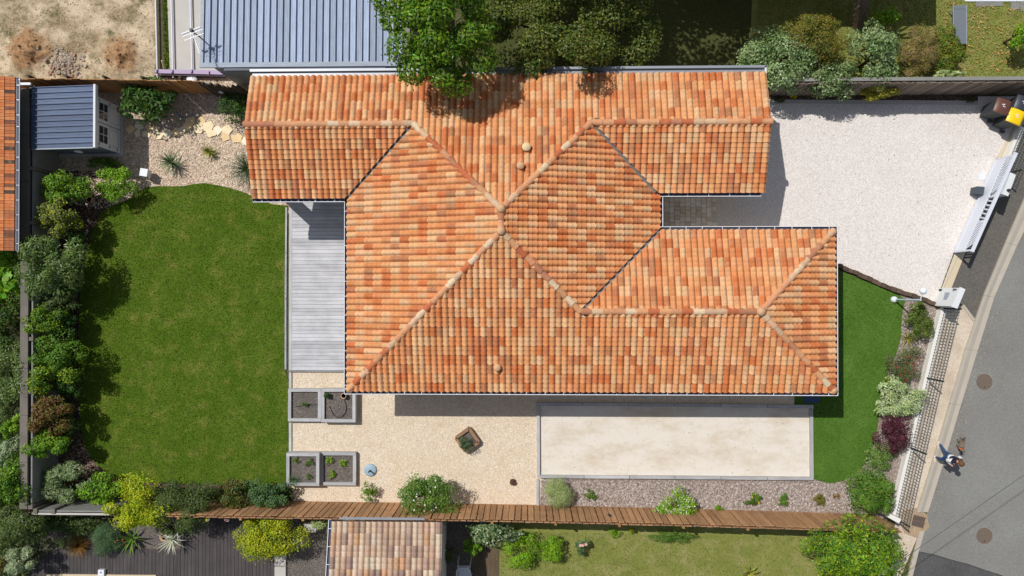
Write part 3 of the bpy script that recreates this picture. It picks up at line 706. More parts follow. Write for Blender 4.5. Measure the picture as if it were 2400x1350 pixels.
gutter((xSE, yS - .13, HE), (xSE, ySN + .13, HE), (1, 0, 0), house)
# north eave: a zinc box gutter behind a low parapet
zN = fN(0, yN)
mb = MB(); mb.box(((xWL + xWR) / 2, yN + .09, zN - .06), (xWR - xWL - .1, .22, .02)); mb.build('box_gutter', M['zinc'], house)
mb = MB(); mb.box(((xWL + xWR) / 2, yN + .23, zN - 1.3), (xWR - xWL - .1, .06, 2.62)); mb.build('parapet', M['render'], house)
mb = MB(); mb.box(((xWL + xWR) / 2, yN + .235, zN + .03), (xWR - xWL + .02, .085, .03)); mb.build('coping', M['zinc'], house)
mb = MB(); mb.box((xWR - .02, yN + .12, zN + .0), (.05, .26, .09)); mb.build('gutter_end', M['white_paint'], house)

# --- walls under the roofs
o = .42
def wall(poly, top, name='wall'): return MB().prism(poly, 0, top).build(name, M['render'], house)
wall([(xL + o, yS + o), (xR - .2, yS + o), (xR - .2, yN + .19), (xL + o, yN + .19)], lambda x, y: 2.40)
wx = xWL + 1.15
mb = MB(); prof = [(yLS + o, 0), (yN + .19, 0), (yN + .19, fN(0, yN) - .16), (yRg, hl - .17), (yLS + o, fY(0, yLS + o) - .17)]
def gable(x0, x1, prof, name='wall'):
    n = len(prof); mb = MB(); vs = [(x0, y, z) for y, z in prof] + [(x1, y, z) for y, z in prof]
    mb.add(vs, [tuple(range(n)), tuple(range(2 * n - 1, n - 1, -1))] + [(i, n + i, n + (i + 1) % n, (i + 1) % n) for i in range(n)]); return mb.build(name, M['render'], house)
gable(wx, xL + o - .01, prof)
MB().box((xWL + .4, yLS + .4, 1.22), (.34, .34, 2.45)).build('porch_pillar', M['render'], house)
MB().box((xWL + .4, yLS + 1.6, 1.22), (.3, .3, 2.45)).build('porch_pillar', M['render'], house)
MB().box((xWL + .4, yN - .1, 1.22), (.3, .4, 2.45)).build('porch_pillar', M['render'], house)
prof = [(yRS + .22, 0), (yN + .19, 0), (yN + .19, fN(0, yN) - .16), (yRg, hl - .17), (yRS + .22, fY(0, yRS + .22) - .17)]
gable(xR - .19, xWR - .14, prof)
wall([(xR - .19, yS + o), (xSE - .42, yS + o), (xSE - .42, ySN - .42), (xR - .19, ySN - .42)], lambda x, y: 2.40)
# openings that face the terraces and the drive
M['dark_glass'] = m_plain('window_glass', S(40, 48, 54), .08, .05, 1, .6)
for (x, y, w, d, h, z, nm) in ((xL + o - .01, 1.0, .05, 2.4, 2.1, .15, 'patio_door'), (xL + o - .01, -2.0, .05, 1.8, 2.1, .15, 'patio_door'), (-3, yS + o - .01, 1.6, .05, 1.2, .95, 'window'), (1.5, yS + o - .01, 1.6, .05, 1.2, .95, 'window'), (6.5, yS + o - .01, 1.2, .05, 1.2, .95, 'window'), (xWR - .13, 5.6, .05, 2.5, 2.05, .02, 'garage_door')):
    g = MB().box((x, y, z + h / 2), (w, d, h)).build(nm, M['white_paint'], house)
    if nm != 'garage_door':
        dx, dy = (w + .012, d - .2) if w < d else (w - .2, d + .012)
        MB().box((x, y, z + h / 2), (dx, dy, h - .2)).build('pane', M['dark_glass'], g)
mb = MB(); mb.box(at(1902, 936, .035), (.62, .28, .03)); mb.build('doormat', m_plain('blue_mat', S(60, 78, 108), .95, .1), label='dark blue mat lying in the shade under the southeast corner of the house')['category'] = 'mat'
# ---- paving in front of the entrance between the wings
pav = sheet('entrance_paving', [(1545, 455), (1728, 455), (1728, 545), (1545, 545)], .018, M['gravel_white'])
pm = [m_plain('paver_stone', S(*c), .85, .15, 5, .2, bump=.2) for c in ((240, 233, 224), (230, 221, 209), (246, 240, 232), (216, 204, 188))]
pme = {}
x0, y0 = 4.62, 3.75
rows = [.155, .21, .155, .26, .155, .21, .155, .26, .155, .21]
for i in range(14):
    y = y0
    for j in range(10):
        w = .205; h = rows[(i * 3 + j) % 10]
        q = rnd.randrange(4); k = (round(h, 3), q)
        if k not in pme:
            mb = MB(); a_, b_ = w / 2 - .006, h / 2 - .006
            mb.add([(-a_, -b_, 0), (a_, -b_, 0), (a_, b_, 0), (-a_, b_, 0), (-a_ + .008, -b_ + .008, .03), (a_ - .008, -b_ + .008, .03), (a_ - .008, b_ - .008, .03), (-a_ + .008, b_ - .008, .03)], [(4, 5, 6, 7), (0, 1, 5, 4), (1, 2, 6, 5), (2, 3, 7, 6), (3, 0, 4, 7)])
            pme[k] = mb.mesh('paver'); pme[k].materials.append(pm[q])
        if y - h > 1.85 and not (i > 11 and rnd.random() < .35):
            link('paver', pme[k], pm[q], pav, Vector((x0 + i * .208, y - h / 2, .016)) - offset(pav))
        y -= h
# ================================================================== OTHER BUILDINGS, WALLS, FENCES
def roofing(mb, p0, du, dv, w, L, up):
    pass
# ---- metal-roofed building to the north
M['steel_sheet'] = None
def m_sheet(name, c, rough=.42, along='y'):
    t = NT(name); oi = t.n('ShaderNodeObjectInfo').outputs['Random']
    a = t.noise(2.0, 5, .7, t.P((6, .8, 3) if along == 'y' else (.8, 6, 3))); b = t.noise(30, 3)
    col = t.mix(t.ramp(a, [(.3, 0), (.7, 1)]), mk(c, .82), mk(c, 1.16)); col = t.mix(t.ramp(b, [(.6, 0), (.8, .35)]), col, mk(c, .6))
    col = t.mix(t.ramp(t.noise(4, 3), [(.7, 0), (.76, .5)]), col, S(110, 92, 80))
    col = t.hsv(col, None, None, t.math('ADD', t.math('MULTIPLY', oi, .36), .82)); t.bump(a, .15, .01)
    return t.out(col, rough, .35, 0)
M['steel_sheet'] = m_sheet('blue_grey_steel', S(156, 170, 194, .9), .55); M['steel_flash'] = m_sheet('steel_flashing', S(160, 172, 188, .88), .55, 'x')
M['shed_sheet'] = m_sheet('slate_blue_steel', S(90, 106, 134, .88), .6, 'x')
RH = 2.75
bp = at(470, 152, RH); bq = at(936, 152, RH); x0, x1, ys = bp.x, bq.x + .35, bp.y
hall = thing('metal_roof_building', 'long outbuilding with a ribbed blue-grey metal roof north of the tiled house', 'outbuilding', ((x0 + x1) / 2, ys + 3, 0))
MB().prism([(x0 + .12, ys + .15), (x1 - .1, ys + .15), (x1 - .1, ys + 7), (x0 + .12, ys + 7)], 0, RH - .3).build('wall', m_plain('grey_cladding', S(178, 184, 188, .8), .6), hall)
MB().prism([(x0, ys), (x1, ys), (x1, ys + 7), (x0, ys + 7)], lambda x, y: RH - .3 - .035 * (y - ys), lambda x, y: RH - .08 - .035 * (y - ys)).build('roof', M['zinc_dark'], hall)
pitch = .240; n = int((x1 - x0 - .12) / pitch)
pr = [(0, .0), (.05, .0), (.056, .006), (.078, .006), (.084, 0), (.112, 0), (.118, .006), (.14, .006), (.146, 0), (.186, 0), (.19, .075), (.222, .075), (.226, 0), (.24, 0)]
mb = MB(); vs = [(u, 0, z) for u, z in pr] + [(u, 7, z - .035 * 7) for u, z in pr]; k = len(pr)
mb.add(vs, [(i, i + 1, k + i + 1, k + i) for i in range(k - 1)]); sm = mb.mesh('roof_sheet'); sm.materials.append(M['steel_sheet'])
for i in range(n):
    link('roof_sheet', sm, M['steel_sheet'], hall, Vector((x0 + .1 + i * pitch, ys + .02, RH - .05)) - hall.location)
MB().box(((x0 + x1) / 2, ys - .02, RH + .0), (x1 - x0 + .06, .17, .07)).build('edge_flashing', M['steel_flash'], hall)
MB().box((x0 + .03, ys + 3.5, RH - .14), (.12, 7, .05), rot=Matrix.Rotation(-.035, 3, 'X')).build('edge_flashing', M['steel_flash'], hall)
MB().box(((x0 + x1) / 2, ys - .16, RH - .06), (x1 - x0 - 1.7, .1, .1)).build('gutter', M['gutter_shade'], hall)
MB().beam((x0 + 2.05, ys - .1, RH - .5), (x0 + 2.05, ys - .1, .1), .09, .09).build('downpipe', M['white_paint'], hall)

# ---- television aerial on the corner of that building
ap = at(471, 89, RH); aer = thing('tv_aerial', 'white rooftop aerial with a grid reflector at the corner of the metal roof', 'aerial', (ap.x + .02, ap.y, RH - .6))
M['galv'] = m_plain('galvanised', S(205, 208, 214, .85), .4, .06, 8, .5, .3); M['dark_metal'] = m_plain('dark_metal', S(48, 50, 54), .5)
T = Vector((ap.x, ap.y, RH + .68)); MB().tube([(ap.x, ap.y, RH - .6), T], .022, 8).build('mast', M['dark_metal'], aer)
d = Vector((.34, -.94, 0)).normalized(); s = Vector((d.y, -d.x, 0)) * -1
mb = MB(); mb.beam(T, T + d * .85, .025, .025)
for i in range(9): q = T + d * (.12 + i * .085); mb.beam(q - s * .1 * (1 - .04 * i), q + s * .1 * (1 - .04 * i), .008, .008)
mb.build('boom', M['white_paint'], aer)
mb = MB(); mb.beam(T - s * .36 + Vector((0, 0, .02)), T + s * .34 + Vector((0, 0, .02)), .035, .05); mb.build('reflector_bar', M['white_paint'], aer)
mb = MB()
for i in range(6): q = T + d * (.02 + .05 * i) + Vector((0, 0, -.03 + .1 * (i % 3 - 1))); mb.beam(q - s * .33, q + s * .33, .007, .007)
mb.build('reflector_grid', M['galv'], aer)
MB().box(T + Vector((.02, 0, .05)), (.09, .09, .12)).build('clamp', M['dark_metal'], aer)

# ---- purple steel frame with white pipes lying beside the slab
fr = thing('steel_frame', 'low purple steel beam with white pipes laid across it on the concrete slab', 'steel frame', at(445, 172, 0))
M['purple'] = m_plain('purple_paint', S(172, 152, 190, .8), .5, .1); M['pipe'] = m_plain('white_pipe', S(225, 224, 238, .85), .4, .05)
p, q = at(372, 167, .33), at(523, 170, .33); mb = MB(); mb.beam(p, q, .16, .015); mb.beam(p + Vector((0, 0, -.16)), q + Vector((0, 0, -.16)), .02, .3); mb.beam(p + Vector((0, 0, -.32)), q + Vector((0, 0, -.32)), .16, .015)
mb.build('beam', M['purple'], fr)
MB().tube([at(366, 175, .22), at(532, 178, .22)], .022, 6).build('rail', M['pipe'], fr)
for i, (xa_, ya_, xb_, yb_) in enumerate(((362, -120, 369, 184), (399, -120, 406, 182), (443, -120, 451, 184))):
    MB().tube([at(xa_, ya_, .15), at(xb_, yb_, .15)], .034, 8).build('pipe', M['pipe'], fr)
    MB().box(at(xb_ + 2, 170, .2), (.07, .12, .4)).build('bracket', M['purple'], fr)
MB().box(at(493, 174, .2), (.06, .14, .4)).build('bracket', M['purple'], fr)
MB().lathe([(.22, 0), (.2, .05), (.06, .07), (0, .07)], at(450, 187, .1), 14).build('foot_plate', M['white_paint'], fr)
w_ = MB().tube([at(379, 142, .3), at(384, 160, .05)], [.03, .02], 6).build('marker_peg', m_plain('peg_paint', S(240, 226, 150, .85), .5), None, 'white and yellow marker peg stuck in the grass beside the slab', 'peg')

# ---- garden shed
sh = thing('garden_shed', 'small grey garden shed with white double doors and a ribbed slate-blue roof', 'shed', at(200, 300, 0))
SHE, SHW = at(283, 300, 0).x, at(283, 300, 0).x - 2.75; SHN, SHS = at(283, 252, 0).y, at(283, 361, 0).y
M['shed_wall'] = m_plain('shed_wall', S(124, 132, 146, .8), .75, .06, 4); M['white_trim'] = m_plain('white_trim', S(226, 228, 232, .85), .6, .03)
EH = 1.86
MB().prism([(SHW, SHS), (SHE, SHS), (SHE, SHN), (SHW, SHN)], .08, lambda x, y: EH - .18 - .1 * (SHE - x)).build('wall', M['shed_wall'], sh)
MB().box(((SHW + SHE) / 2 + .03, (SHN + SHS) / 2, .04), (SHE - SHW + .2, SHN - SHS + .2, .08)).build('plinth', M['concrete'], sh)
rp, rq = at(219, 198, EH), at(219, 345, EH); rw = at(75, 197, EH - .27)
rf = MB().prism([(rw.x, rq.y), (rp.x, rq.y), (rp.x, rp.y), (rw.x, rp.y)], lambda x, y: EH - .12 - .1 * (rp.x - x), lambda x, y: EH - .05 - .1 * (rp.x - x)).build('roof', M['zinc_dark'], sh)
np_ = 11; pw = (rp.y - rq.y) / np_; Lx = rp.x - rw.x; mb = MB()
pr2 = [(0, 0), (.28, 0), (.32, .006), (.42, .006), (.46, 0), (.58, 0), (.62, .006), (.72, .006), (.76, 0), (.82, 0), (.83, .05), (.95, .05), (.96, 0), (1, 0)]
vs = [(0, u * pw, z) for u, z in pr2] + [(-Lx - .02, u * pw, z - .1 * Lx) for u, z in pr2]; k = len(pr2)
mb.add(vs, [(k + i, k + i + 1, i + 1, i) for i in range(k - 1)]); me_ = mb.mesh('roof_sheet'); me_.materials.append(M['shed_sheet'])
for i in range(np_): link('roof_sheet', me_, M['shed_sheet'], rf, Vector((rp.x, rq.y + i * pw, EH - .035)) - offset(rf))
MB().box((rp.x + .045, (rp.y + rq.y) / 2, EH - .06), (.08, rp.y - rq.y + .02, .16)).build('fascia', M['white_trim'], sh)
MB().box(((rp.x + rw.x) / 2, rq.y - .015, EH - .17), (Lx, .03, .1), rot=Matrix.Rotation(-.1, 3, 'Y')).build('verge_trim', M['zinc'], sh)
cy = (SHN + SHS) / 2
for s_ in (-1, 1):
    MB().box((SHE + .015, (SHN if s_ > 0 else SHS) - s_ * .05, .82), (.05, .1, 1.5)).build('corner_trim', M['white_trim'], sh)
    yc = cy + s_ * .44
    d_ = MB().box((SHE + .02, yc, .83), (.045, .84, 1.46)).build('door', M['white_trim'], sh)
    MB().box((SHE + .047, yc, 1.19), (.012, .62, .5)).build('window', M['dark_glass'], d_)
    mb = MB(); mb.box((SHE + .056, yc, 1.19), (.012, .62, .022)); mb.box((SHE + .0565, yc, 1.19), (.013, .022, .5)); mb.build('glazing_bar', M['white_trim'], d_)
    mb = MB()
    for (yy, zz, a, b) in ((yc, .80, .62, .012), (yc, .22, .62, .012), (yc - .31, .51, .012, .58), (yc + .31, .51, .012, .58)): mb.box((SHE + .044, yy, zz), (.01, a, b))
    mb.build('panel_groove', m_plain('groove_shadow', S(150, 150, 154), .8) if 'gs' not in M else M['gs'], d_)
    for zz in (.3, .8, 1.45): MB().box((SHE + .05, yc + s_ * .39, zz), (.02, .09, .03)).build('hinge', M['dark_metal'], d_)
MB().ball((SHE + .07, cy - .06, .78), .025, 8, 5).build('door_knob', M['galv'], sh)
MB().box((at(182, 349, 1.4).x, rq.y - .06, 1.35), (.17, .05, .26)).build('vent', M['white_trim'], sh)

# ---- neighbour's tiled roof on the west edge
MOSS = [(S(232, 148, 92), 22), (S(224, 132, 76), 16), (S(236, 160, 104), 12)]; BLK = [(S(92, 76, 66), 6), (S(190, 118, 78), 9), (S(140, 92, 70), 6), (S(222, 138, 86), 9)]
WH = 2.15
wp, wq = at(35, 181, WH), at(35, 588, WH); wh = thing('west_house', 'neighbouring house with flat interlocking orange tiles blackened along the eave', 'house', (wp.x - 1.5, (wp.y + wq.y) / 2, 0))
MB().prism([(wp.x - 4, wq.y + .3), (wp.x - .4, wq.y + .3), (wp.x - .4, wp.y - .3), (wp.x - 4, wp.y - .3)], 0, WH - .2).build('wall', M['render'], wh)
fK = lambda x, y: WH + .3 * (wp.x - x)
wr = MB().prism([(wp.x - 4, wq.y), (wp.x, wq.y), (wp.x, wp.y), (wp.x - 4, wp.y)], lambda x, y: fK(x, y) - .14, lambda x, y: fK(x, y) - .012).build('roof', M['roof_deck'], wh)
FP = [(0, .01), (.02, .026), (.045, .01), (.1, .004), (.14, .014), (.19, .004), (.218, .01)]
V_, F_, sm_ = tile_geo(.218, .35, FP, .022, .0, .02); FT = bpy.data.meshes.new('tile'); FT.from_pydata(V_, [], F_); FT.update(); add_tone_grade(FT); FT.materials.append(M['tile_o'])
cnt = round((wp.y - wq.y) / .125); ty = (wp.y - wq.y) / cnt; nr = math.sqrt(1.09); 
for j in range(4):
    for i in range(cnt):
        o_ = Vector((wp.x - j * .34 / nr, wq.y + i * ty, 0)); o_.z = fK(o_.x, o_.y)
        U, Vv = Vector((0, 1, 0)), Vector((-1, 0, .3)) / nr; R = Matrix((U * (ty / .218), Vv, U.cross(Vv) if U.cross(Vv).z > 0 else -U.cross(Vv))).transposed()
        o = bpy.data.objects.new('tile', FT); COL.objects.link(o); o.parent = wr; o.color = tint(BLK if (j == 0 and rnd.random() < .62) else MOSS, .8)
        o.matrix_local = Matrix.Translation(o_ - offset(wr)) @ R.to_4x4()
gutter((wp.x, wp.y, WH), (wp.x, wq.y, WH), (1, 0, 0), wh, .5, .07, mats=[M['galv'], M['galv']])
MB().box(at(58, 197, 1.62), (.5, .09, .09)).build('overflow_pipe', M['white_paint'], wh)

# ---- tiled outbuilding on the south edge
SH_ = 2.45
sp, sq = at(778, 1222, SH_), at(1037, 1222, SH_)
ob = thing('tiled_outbuilding', 'outbuilding with weathered pinkish barrel tiles beyond the board fence', 'outbuilding', ((sp.x + sq.x) / 2, sp.y - 2, 0))
fO = lambda x, y: SH_ + .2 * (sp.y - y)
yl = sp.y - 3.6
MB().prism([(sp.x + .2, yl), (sq.x - .15, yl), (sq.x - .15, sp.y - .2), (sp.x + .2, sp.y - .2)], 0, lambda x, y: fO(x, y) - .16).build('wall', M['render'], ob)
poly = [(sp.x, sp.y), (sp.x, yl), (sq.x, yl), (sq.x, sp.y)]
orf = MB().prism(poly, lambda x, y: fO(x, y) - .14, lambda x, y: fO(x, y) - .012).build('roof', M['roof_deck'], ob)
T2 = TileRoof(); T2.face(poly, fO, (0, -1), PALN, .78, .405, .215); T2.finish(orf, 300)
gutter((sp.x - .01, sp.y + .05, SH_ + .0), (sp.x - .01, yl, SH_ + .72), (-1, 0, 0), ob, .6, .05, name='verge_gutter')
MB().box(((sp.x + sq.x) / 2 - .2, sp.y + .1, SH_ - .05), (sq.x - sp.x - .9, .08, .03)).build('eave_flashing', M['zinc'], ob)

# ---- houses and trees outside the frame to the north that shade the north garden
nh = thing('north_house', 'house beyond the north garden whose eave throws a straight shadow', 'house', (9.5, 14.5, 0))
MB().prism([(5.5, 12.4), (14.0, 12.4), (14.0, 17.5), (5.5, 17.5)], 0, 2.9).build('wall', M['render'], nh)
MB().prism([(5.2, 11.9), (14.35, 11.9), (14.35, 18), (5.2, 18)], 2.9, lambda x, y: 3.05 + .25 * max(0, min(y - 11.9, 18 - y))).build('roof', M['terracotta'], nh)
sheet('north_terrace', [(2262, 3), (2500, 3), (2500, -120), (2262, -120)], .05, M['white_paint'], thick=.05)
for (px, py, w, h) in ((2318, 8, 62, 14), (2379, 12, 20, 20), (2401, 15, 20, 22)):
    MB().box(at(px, py, .015), (w / 59, h / 59, .03), rz=.02).build('paving_slab', M['concrete_old'], None, kind='structure')

# ---- west boundary: precast concrete wall, and the neighbour's broad wall behind it
CW = 1.5
wx = at(73, 700, CW).x
cw = thing('concrete_wall', 'precast concrete panel wall with posts along the west side of the lawn', 'wall', (wx, at(76, 700).y, 0))
posts = [at(70, y, CW).y for y in (205, 395, 522, 660, 794, 918, 1052, 1188)]
for y in posts:
    MB().prism([(wx - .06, y - .07), (wx + .13, y - .07), (wx + .13, y + .07), (wx - .06, y + .07)], 0, CW + .06).build('post', M['concrete_dark'], cw)
for i in range(len(posts) - 1):
    y0_, y1_ = posts[i] - .075, posts[i + 1] + .075
    for k in range(4):
        MB().box((wx + .035, (y0_ + y1_) / 2, .19 + k * .37), (.05 + .006 * (k % 2), y0_ - y1_, .364)).build('panel', M['concrete_old'], cw)
nb = at(56, 700, 1.6).x
nw = thing('neighbour_wall', 'broad weathered concrete coping behind the panel wall on the west edge', 'wall', (nb, at(56, 700).y, 0))
yt, yb = at(56, 206, 1.6).y, at(56, 1194, 1.6).y
MB().box((nb, (yt + yb) / 2, .75), (.22, yt - yb, 1.5)).build('wall_body', M['concrete_dark'], nw)
k = 9
for i in range(k):
    a_ = yb + (yt - yb) * i / k; b_ = yb + (yt - yb) * (i + 1) / k
    MB().box((nb, (a_ + b_) / 2, 1.55 + rnd.uniform(-.004, .004)), (.3, b_ - a_ - .012, .07)).build('coping_slab', M['concrete_dark'], nw)
sw = thing('concrete_wall', 'short concrete panel wall across the southwest corner of the plot', 'wall', at(150, 1180, 0))
yS_ = at(150, 1199, CW).y
for px in (84, 126, 262):
    p = at(px, 1199, CW); MB().box((p.x, yS_ + .02, CW / 2 + .02), (.14, .19, CW + .05)).build('post', M['concrete_dark'], sw)
for (a_, b_) in ((86, 125), (128, 261)):
    pa, pb = at(a_, 1199, CW).x + .06, at(b_, 1199, CW).x - .06
    for k in range(4): MB().box(((pa + pb) / 2, yS_ + .01, .19 + k * .37), (pb - pa, .05 + .005 * (k % 2), .364)).build('panel', M['concrete_old'], sw)
MB().box((at(165, 1203, CW).x, yS_ - .09, CW - .02), (at(262, 1203, CW).x - at(80, 1203, CW).x, .07, .05)).build('coping', M['concrete'], sw)

# ---- board fences
M['fence_wood'] = m_wood('red_brown_board', S(184, 142, 104, .9), 'z', .28, obj_var=.2); M['fence_wood_old'] = m_wood('brown_board', S(178, 130, 84, .86), 'z', .3); M['grey_wood'] = m_wood('silvered_slat', S(146, 130, 116, .8), 'z', .3, obj_var=.3); M['log_wood'] = m_wood('palisade_log', S(96, 84, 74, .7), 'z', .3)
def polyline(P):
    L = [0]
    for i in range(len(P) - 1): L.append(L[-1] + (P[i + 1] - P[i]).length)
    def f(s):
        for i in range(len(P) - 1):
            if s <= L[i + 1] or i == len(P) - 2:
                d = (P[i + 1] - P[i]).normalized(); return P[i] + d * (s - L[i]), d
    return f, L[-1]
P = [at(*q, 0) for q in ((440, 1174), (690, 1177.5), (960, 1181), (1230, 1185.5), (1620, 1195), (2000, 1207), (2056, 1209))]
f, L = polyline(P)
bf = thing('board_fence', 'long red-brown timber fence with boards on both faces along the south side', 'fence', P[3])
bm_ = MB(); bm_.box((0, 0, .9), (.205, .022, 1.8)); bme = bm_.mesh('board'); bme.materials.append(M['fence_wood'])
pitch = .238; n = int(L / pitch)
for i in range(n):
    p, d = f((i + .5) * pitch); a_ = math.atan2(d.y, d.x); nrm_ = Vector((-d.y, d.x, 0))
    for s_, off in ((1, 0), (-1, pitch / 2)):
        o = link('board', bme, M['fence_wood'], bf, p + d * (off + rnd.uniform(-.008, .008)) + nrm_ * .045 * s_ + Vector((0, 0, rnd.uniform(-.02, .02) + (0 if s_ > 0 else -.03))) - bf.location)
        o.rotation_euler = (rnd.uniform(-.006, .006), rnd.uniform(-.008, .008), a_)
for z in (.35, .95, 1.5):
    mb = MB(); 
    for i in range(len(P) - 1): mb.beam(P[i] + Vector((0, 0, z)), P[i + 1] + Vector((0, 0, z)), .06, .08)
    mb.build('rail', M['fence_wood_old'], bf)
for s in np.arange(.5, L, 2.35):
    p, d = f(float(s)); nrm_ = Vector((-d.y, d.x, 0)); MB().box(p - nrm_ * .115 + Vector((0, 0, .86)), (.09, .09, 1.72), rz=math.atan2(d.y, d.x)).build('post', M['fence_wood_old'], bf)
mb = MB()
for i in range(len(P) - 1):
    d = (P[i + 1] - P[i]).normalized(); nrm_ = Vector((-d.y, d.x, 0)); mb.beam(P[i] - nrm_ * .17 + Vector((0, 0, 1.36)), P[i + 1] - nrm_ * .17 + Vector((0, 0, 1.36)), .035, .09)
mb.build('rear_rail', m_plain('silver_rail', S(164, 150, 134, .75), .8, .2), bf)
MB().beam(at(1427, 1206, 1.0) + Vector((0, .02, 0)), at(1432, 1214, 1.3) + Vector((0, .02, 0)), .1, .02).build('letter_plate', M['dark_metal'], bf)

P = [at(*q, 0) for q in ((40, 214), (230, 216), (520, 220))]; f, L = polyline(P)
tf = thing('board_fence', 'brown timber fence of wide boards behind the garden shed', 'fence', P[1])
bm_ = MB(); bm_.box((0, 0, .85), (.27, .028, 1.7)); bme2 = bm_.mesh('board'); bme2.materials.append(M['fence_wood_old'])
for i in range(int(L / .285)):
    p, d = f((i + .5) * .285); o = link('board', bme2, M['fence_wood_old'], tf, p + Vector((0, rnd.uniform(-.02, .02), rnd.uniform(-.04, .03))) - tf.location); o.rotation_euler = (rnd.uniform(-.01, .01), rnd.uniform(-.012, .012), math.atan2(d.y, d.x))
for s in np.arange(.3, L, 1.45):
    p, d = f(float(s)); MB().tube([p + Vector((0, .09, 0)), p + Vector((0, .09, 1.78))], .055, 8).build('post', M['log_wood'], tf)
MB().beam(P[0] + Vector((0, .2, .09)), P[2] + Vector((0, .2, .09)), .22, .18).build('base_kerb', M['concrete_dark'], tf)
lp = thing('log_palisade', 'row of round grey timber logs beside the house corner', 'fence', at(545, 225, 0))
for i in range(11):
    x, y = 512 + i * 8.6, 224 + i * .9; p = at(x, y, 0); h = rnd.uniform(1.45, 1.75)
    MB().tube([p, p + Vector((rnd.uniform(-.02, .02), rnd.uniform(-.02, .02), h - .04)), p + Vector((0, 0, h))], [.062, .055, .04], 9).build('log', M['log_wood'], lp)
P = [at(1797, 224, 0), at(2440, 220, 0)]; f, L = polyline(P)
gf = thing('slat_fence', 'weathered grey fence of narrow upright slats along the north of the driveway', 'fence', (P[0] + P[1]) / 2)
bm_ = MB(); bm_.box((0, 0, .78), (.078, .025, 1.56)); bme3 = bm_.mesh('slat'); bme3.materials.append(M['grey_wood'])
for i in range(int(L / .092)):
    p, d = f((i + .5) * .092); o = link('slat', bme3, M['grey_wood'], gf, p + Vector((0, rnd.uniform(-.006, .006), rnd.uniform(-.025, .025))) - gf.location); o.rotation_euler = (rnd.uniform(-.006, .006), rnd.uniform(-.012, .012), 0)
for z in (.4, 1.2): MB().beam(P[0] + Vector((0, .04, z)), P[1] + Vector((0, .04, z)), .05, .08).build('rail', M['grey_wood'], gf)
MB().beam(P[0] + Vector((0, .15, .76)), P[1] + Vector((0, .15, .76)), .13, 1.52).build('rear_wall', M['concrete_old'], gf)

# ---- street side: low white wall, wire panels, pillars, sliding gate
M['wire'] = m_plain('green_grey_wire', S(104, 110, 112, .78), .5, .05); M['wire_dark'] = m_plain('dark_post', S(40, 58, 56), .5)
def wire_fence(Ppx, label, wl_h=.28, H=1.28, gname='wire_fence', wall=True):
    P = [at(*q, 0) for q in Ppx]; f, L = polyline(P); root = thing(gname, label, 'fence', P[len(P) // 2])
    if wall:
        lw = thing('low_wall', 'low white rendered wall under the ' + ('long wire fence beside the shrub bed' if len(Ppx) > 3 else 'wire fence by the bins'), 'wall', P[len(P) // 2])
        for i in range(len(P) - 1):
            d = (P[i + 1] - P[i]).normalized(); nrm_ = Vector((-d.y, d.x, 0)); a_, b_ = P[i], P[i + 1]
            MB().prism([(a_ + nrm_ * .1)[:2], (b_ + nrm_ * .1)[:2], (b_ - nrm_ * .1)[:2], (a_ - nrm_ * .1)[:2]], 0, wl_h).build('wall_body', M['white_rough'], lw)
    m_ = max(1, round(L / 2.5)); seg = L / m_
    for k in range(m_):
        mb = MB(); a_, d = f(k * seg + .02); b_, _ = f((k + 1) * seg - .02)
        for s in np.arange(k * seg + .03, (k + 1) * seg - .02, .115):
            p, d = f(float(s)); mb.tube([p + Vector((0, 0, wl_h + .02)), p + Vector((0, 0, H))], .011, 4, cap=False, smooth=False)
        for z in np.linspace(wl_h + .06, H - .03, 6):
            mb.tube([a_ + Vector((0, 0, z)), b_ + Vector((0, 0, z))], .0105, 4, cap=False, smooth=False)
        mb.build('wire_panel', M['wire'], root)
    for k in range(m_ + 1):
        p, d = f(min(L, k * seg)); MB().box(p + Vector((0, 0, H / 2 + .02)), (.05, .05, H + .04), rz=math.atan2(d.y, d.x)).build('post', M['wire_dark'], root)
    return root
def m_white_rough():
    t = NT('stained_white_wall'); col = t.mix(t.ramp(t.noise(14, 4, .7), [(.6, 0), (.74, .6)]), S(234, 232, 226, .88), S(140, 138, 128, .8)); t.bump(t.noise(40, 3), .3, .01); return t.out(col, .9, .2)
M['white_rough'] = m_white_rough()
wire_fence([(2203, 722), (2186, 790), (2166, 872), (2146, 960), (2124, 1052), (2104, 1136), (2088, 1208)], 'long grey wire-mesh fence between the shrub bed and the street')
wire_fence([(2384, 300), (2346, 396), (2338, 412)], 'short grey wire-mesh fence beside the wheelie bins', wall=True)
MB().prism([at2(2084, 1203, .8), at2(2113, 1217, .8), at2(2107, 1227, .8), at2(2080, 1212, .8)], 0, .8).build('end_pillar', M['white_rough'], None, 'short white pillar at the south end of the long wire fence', 'pillar')
def pillar(px_top, h, label, extra):
    poly = [at2(x, y, h) for x, y in px_top]; c = Vector((sum(p[0] for p in poly) / len(poly), sum(p[1] for p in poly) / len(poly), 0))
    r = thing('gate_pillar', label, 'pillar', c); MB().prism([(c.x + (p[0] - c.x) * .94, c.y + (p[1] - c.y) * .94) for p in poly], 0, h - .06).build('shaft', M['white_wall'], r)
    MB().prism(poly, h - .06, h).build('cap', M['white_wall'], r); extra(r, c, h); return r
M['white_wall'] = m_plain('white_wall', S(224, 228, 230, .86), .8, .05, 3, .2)
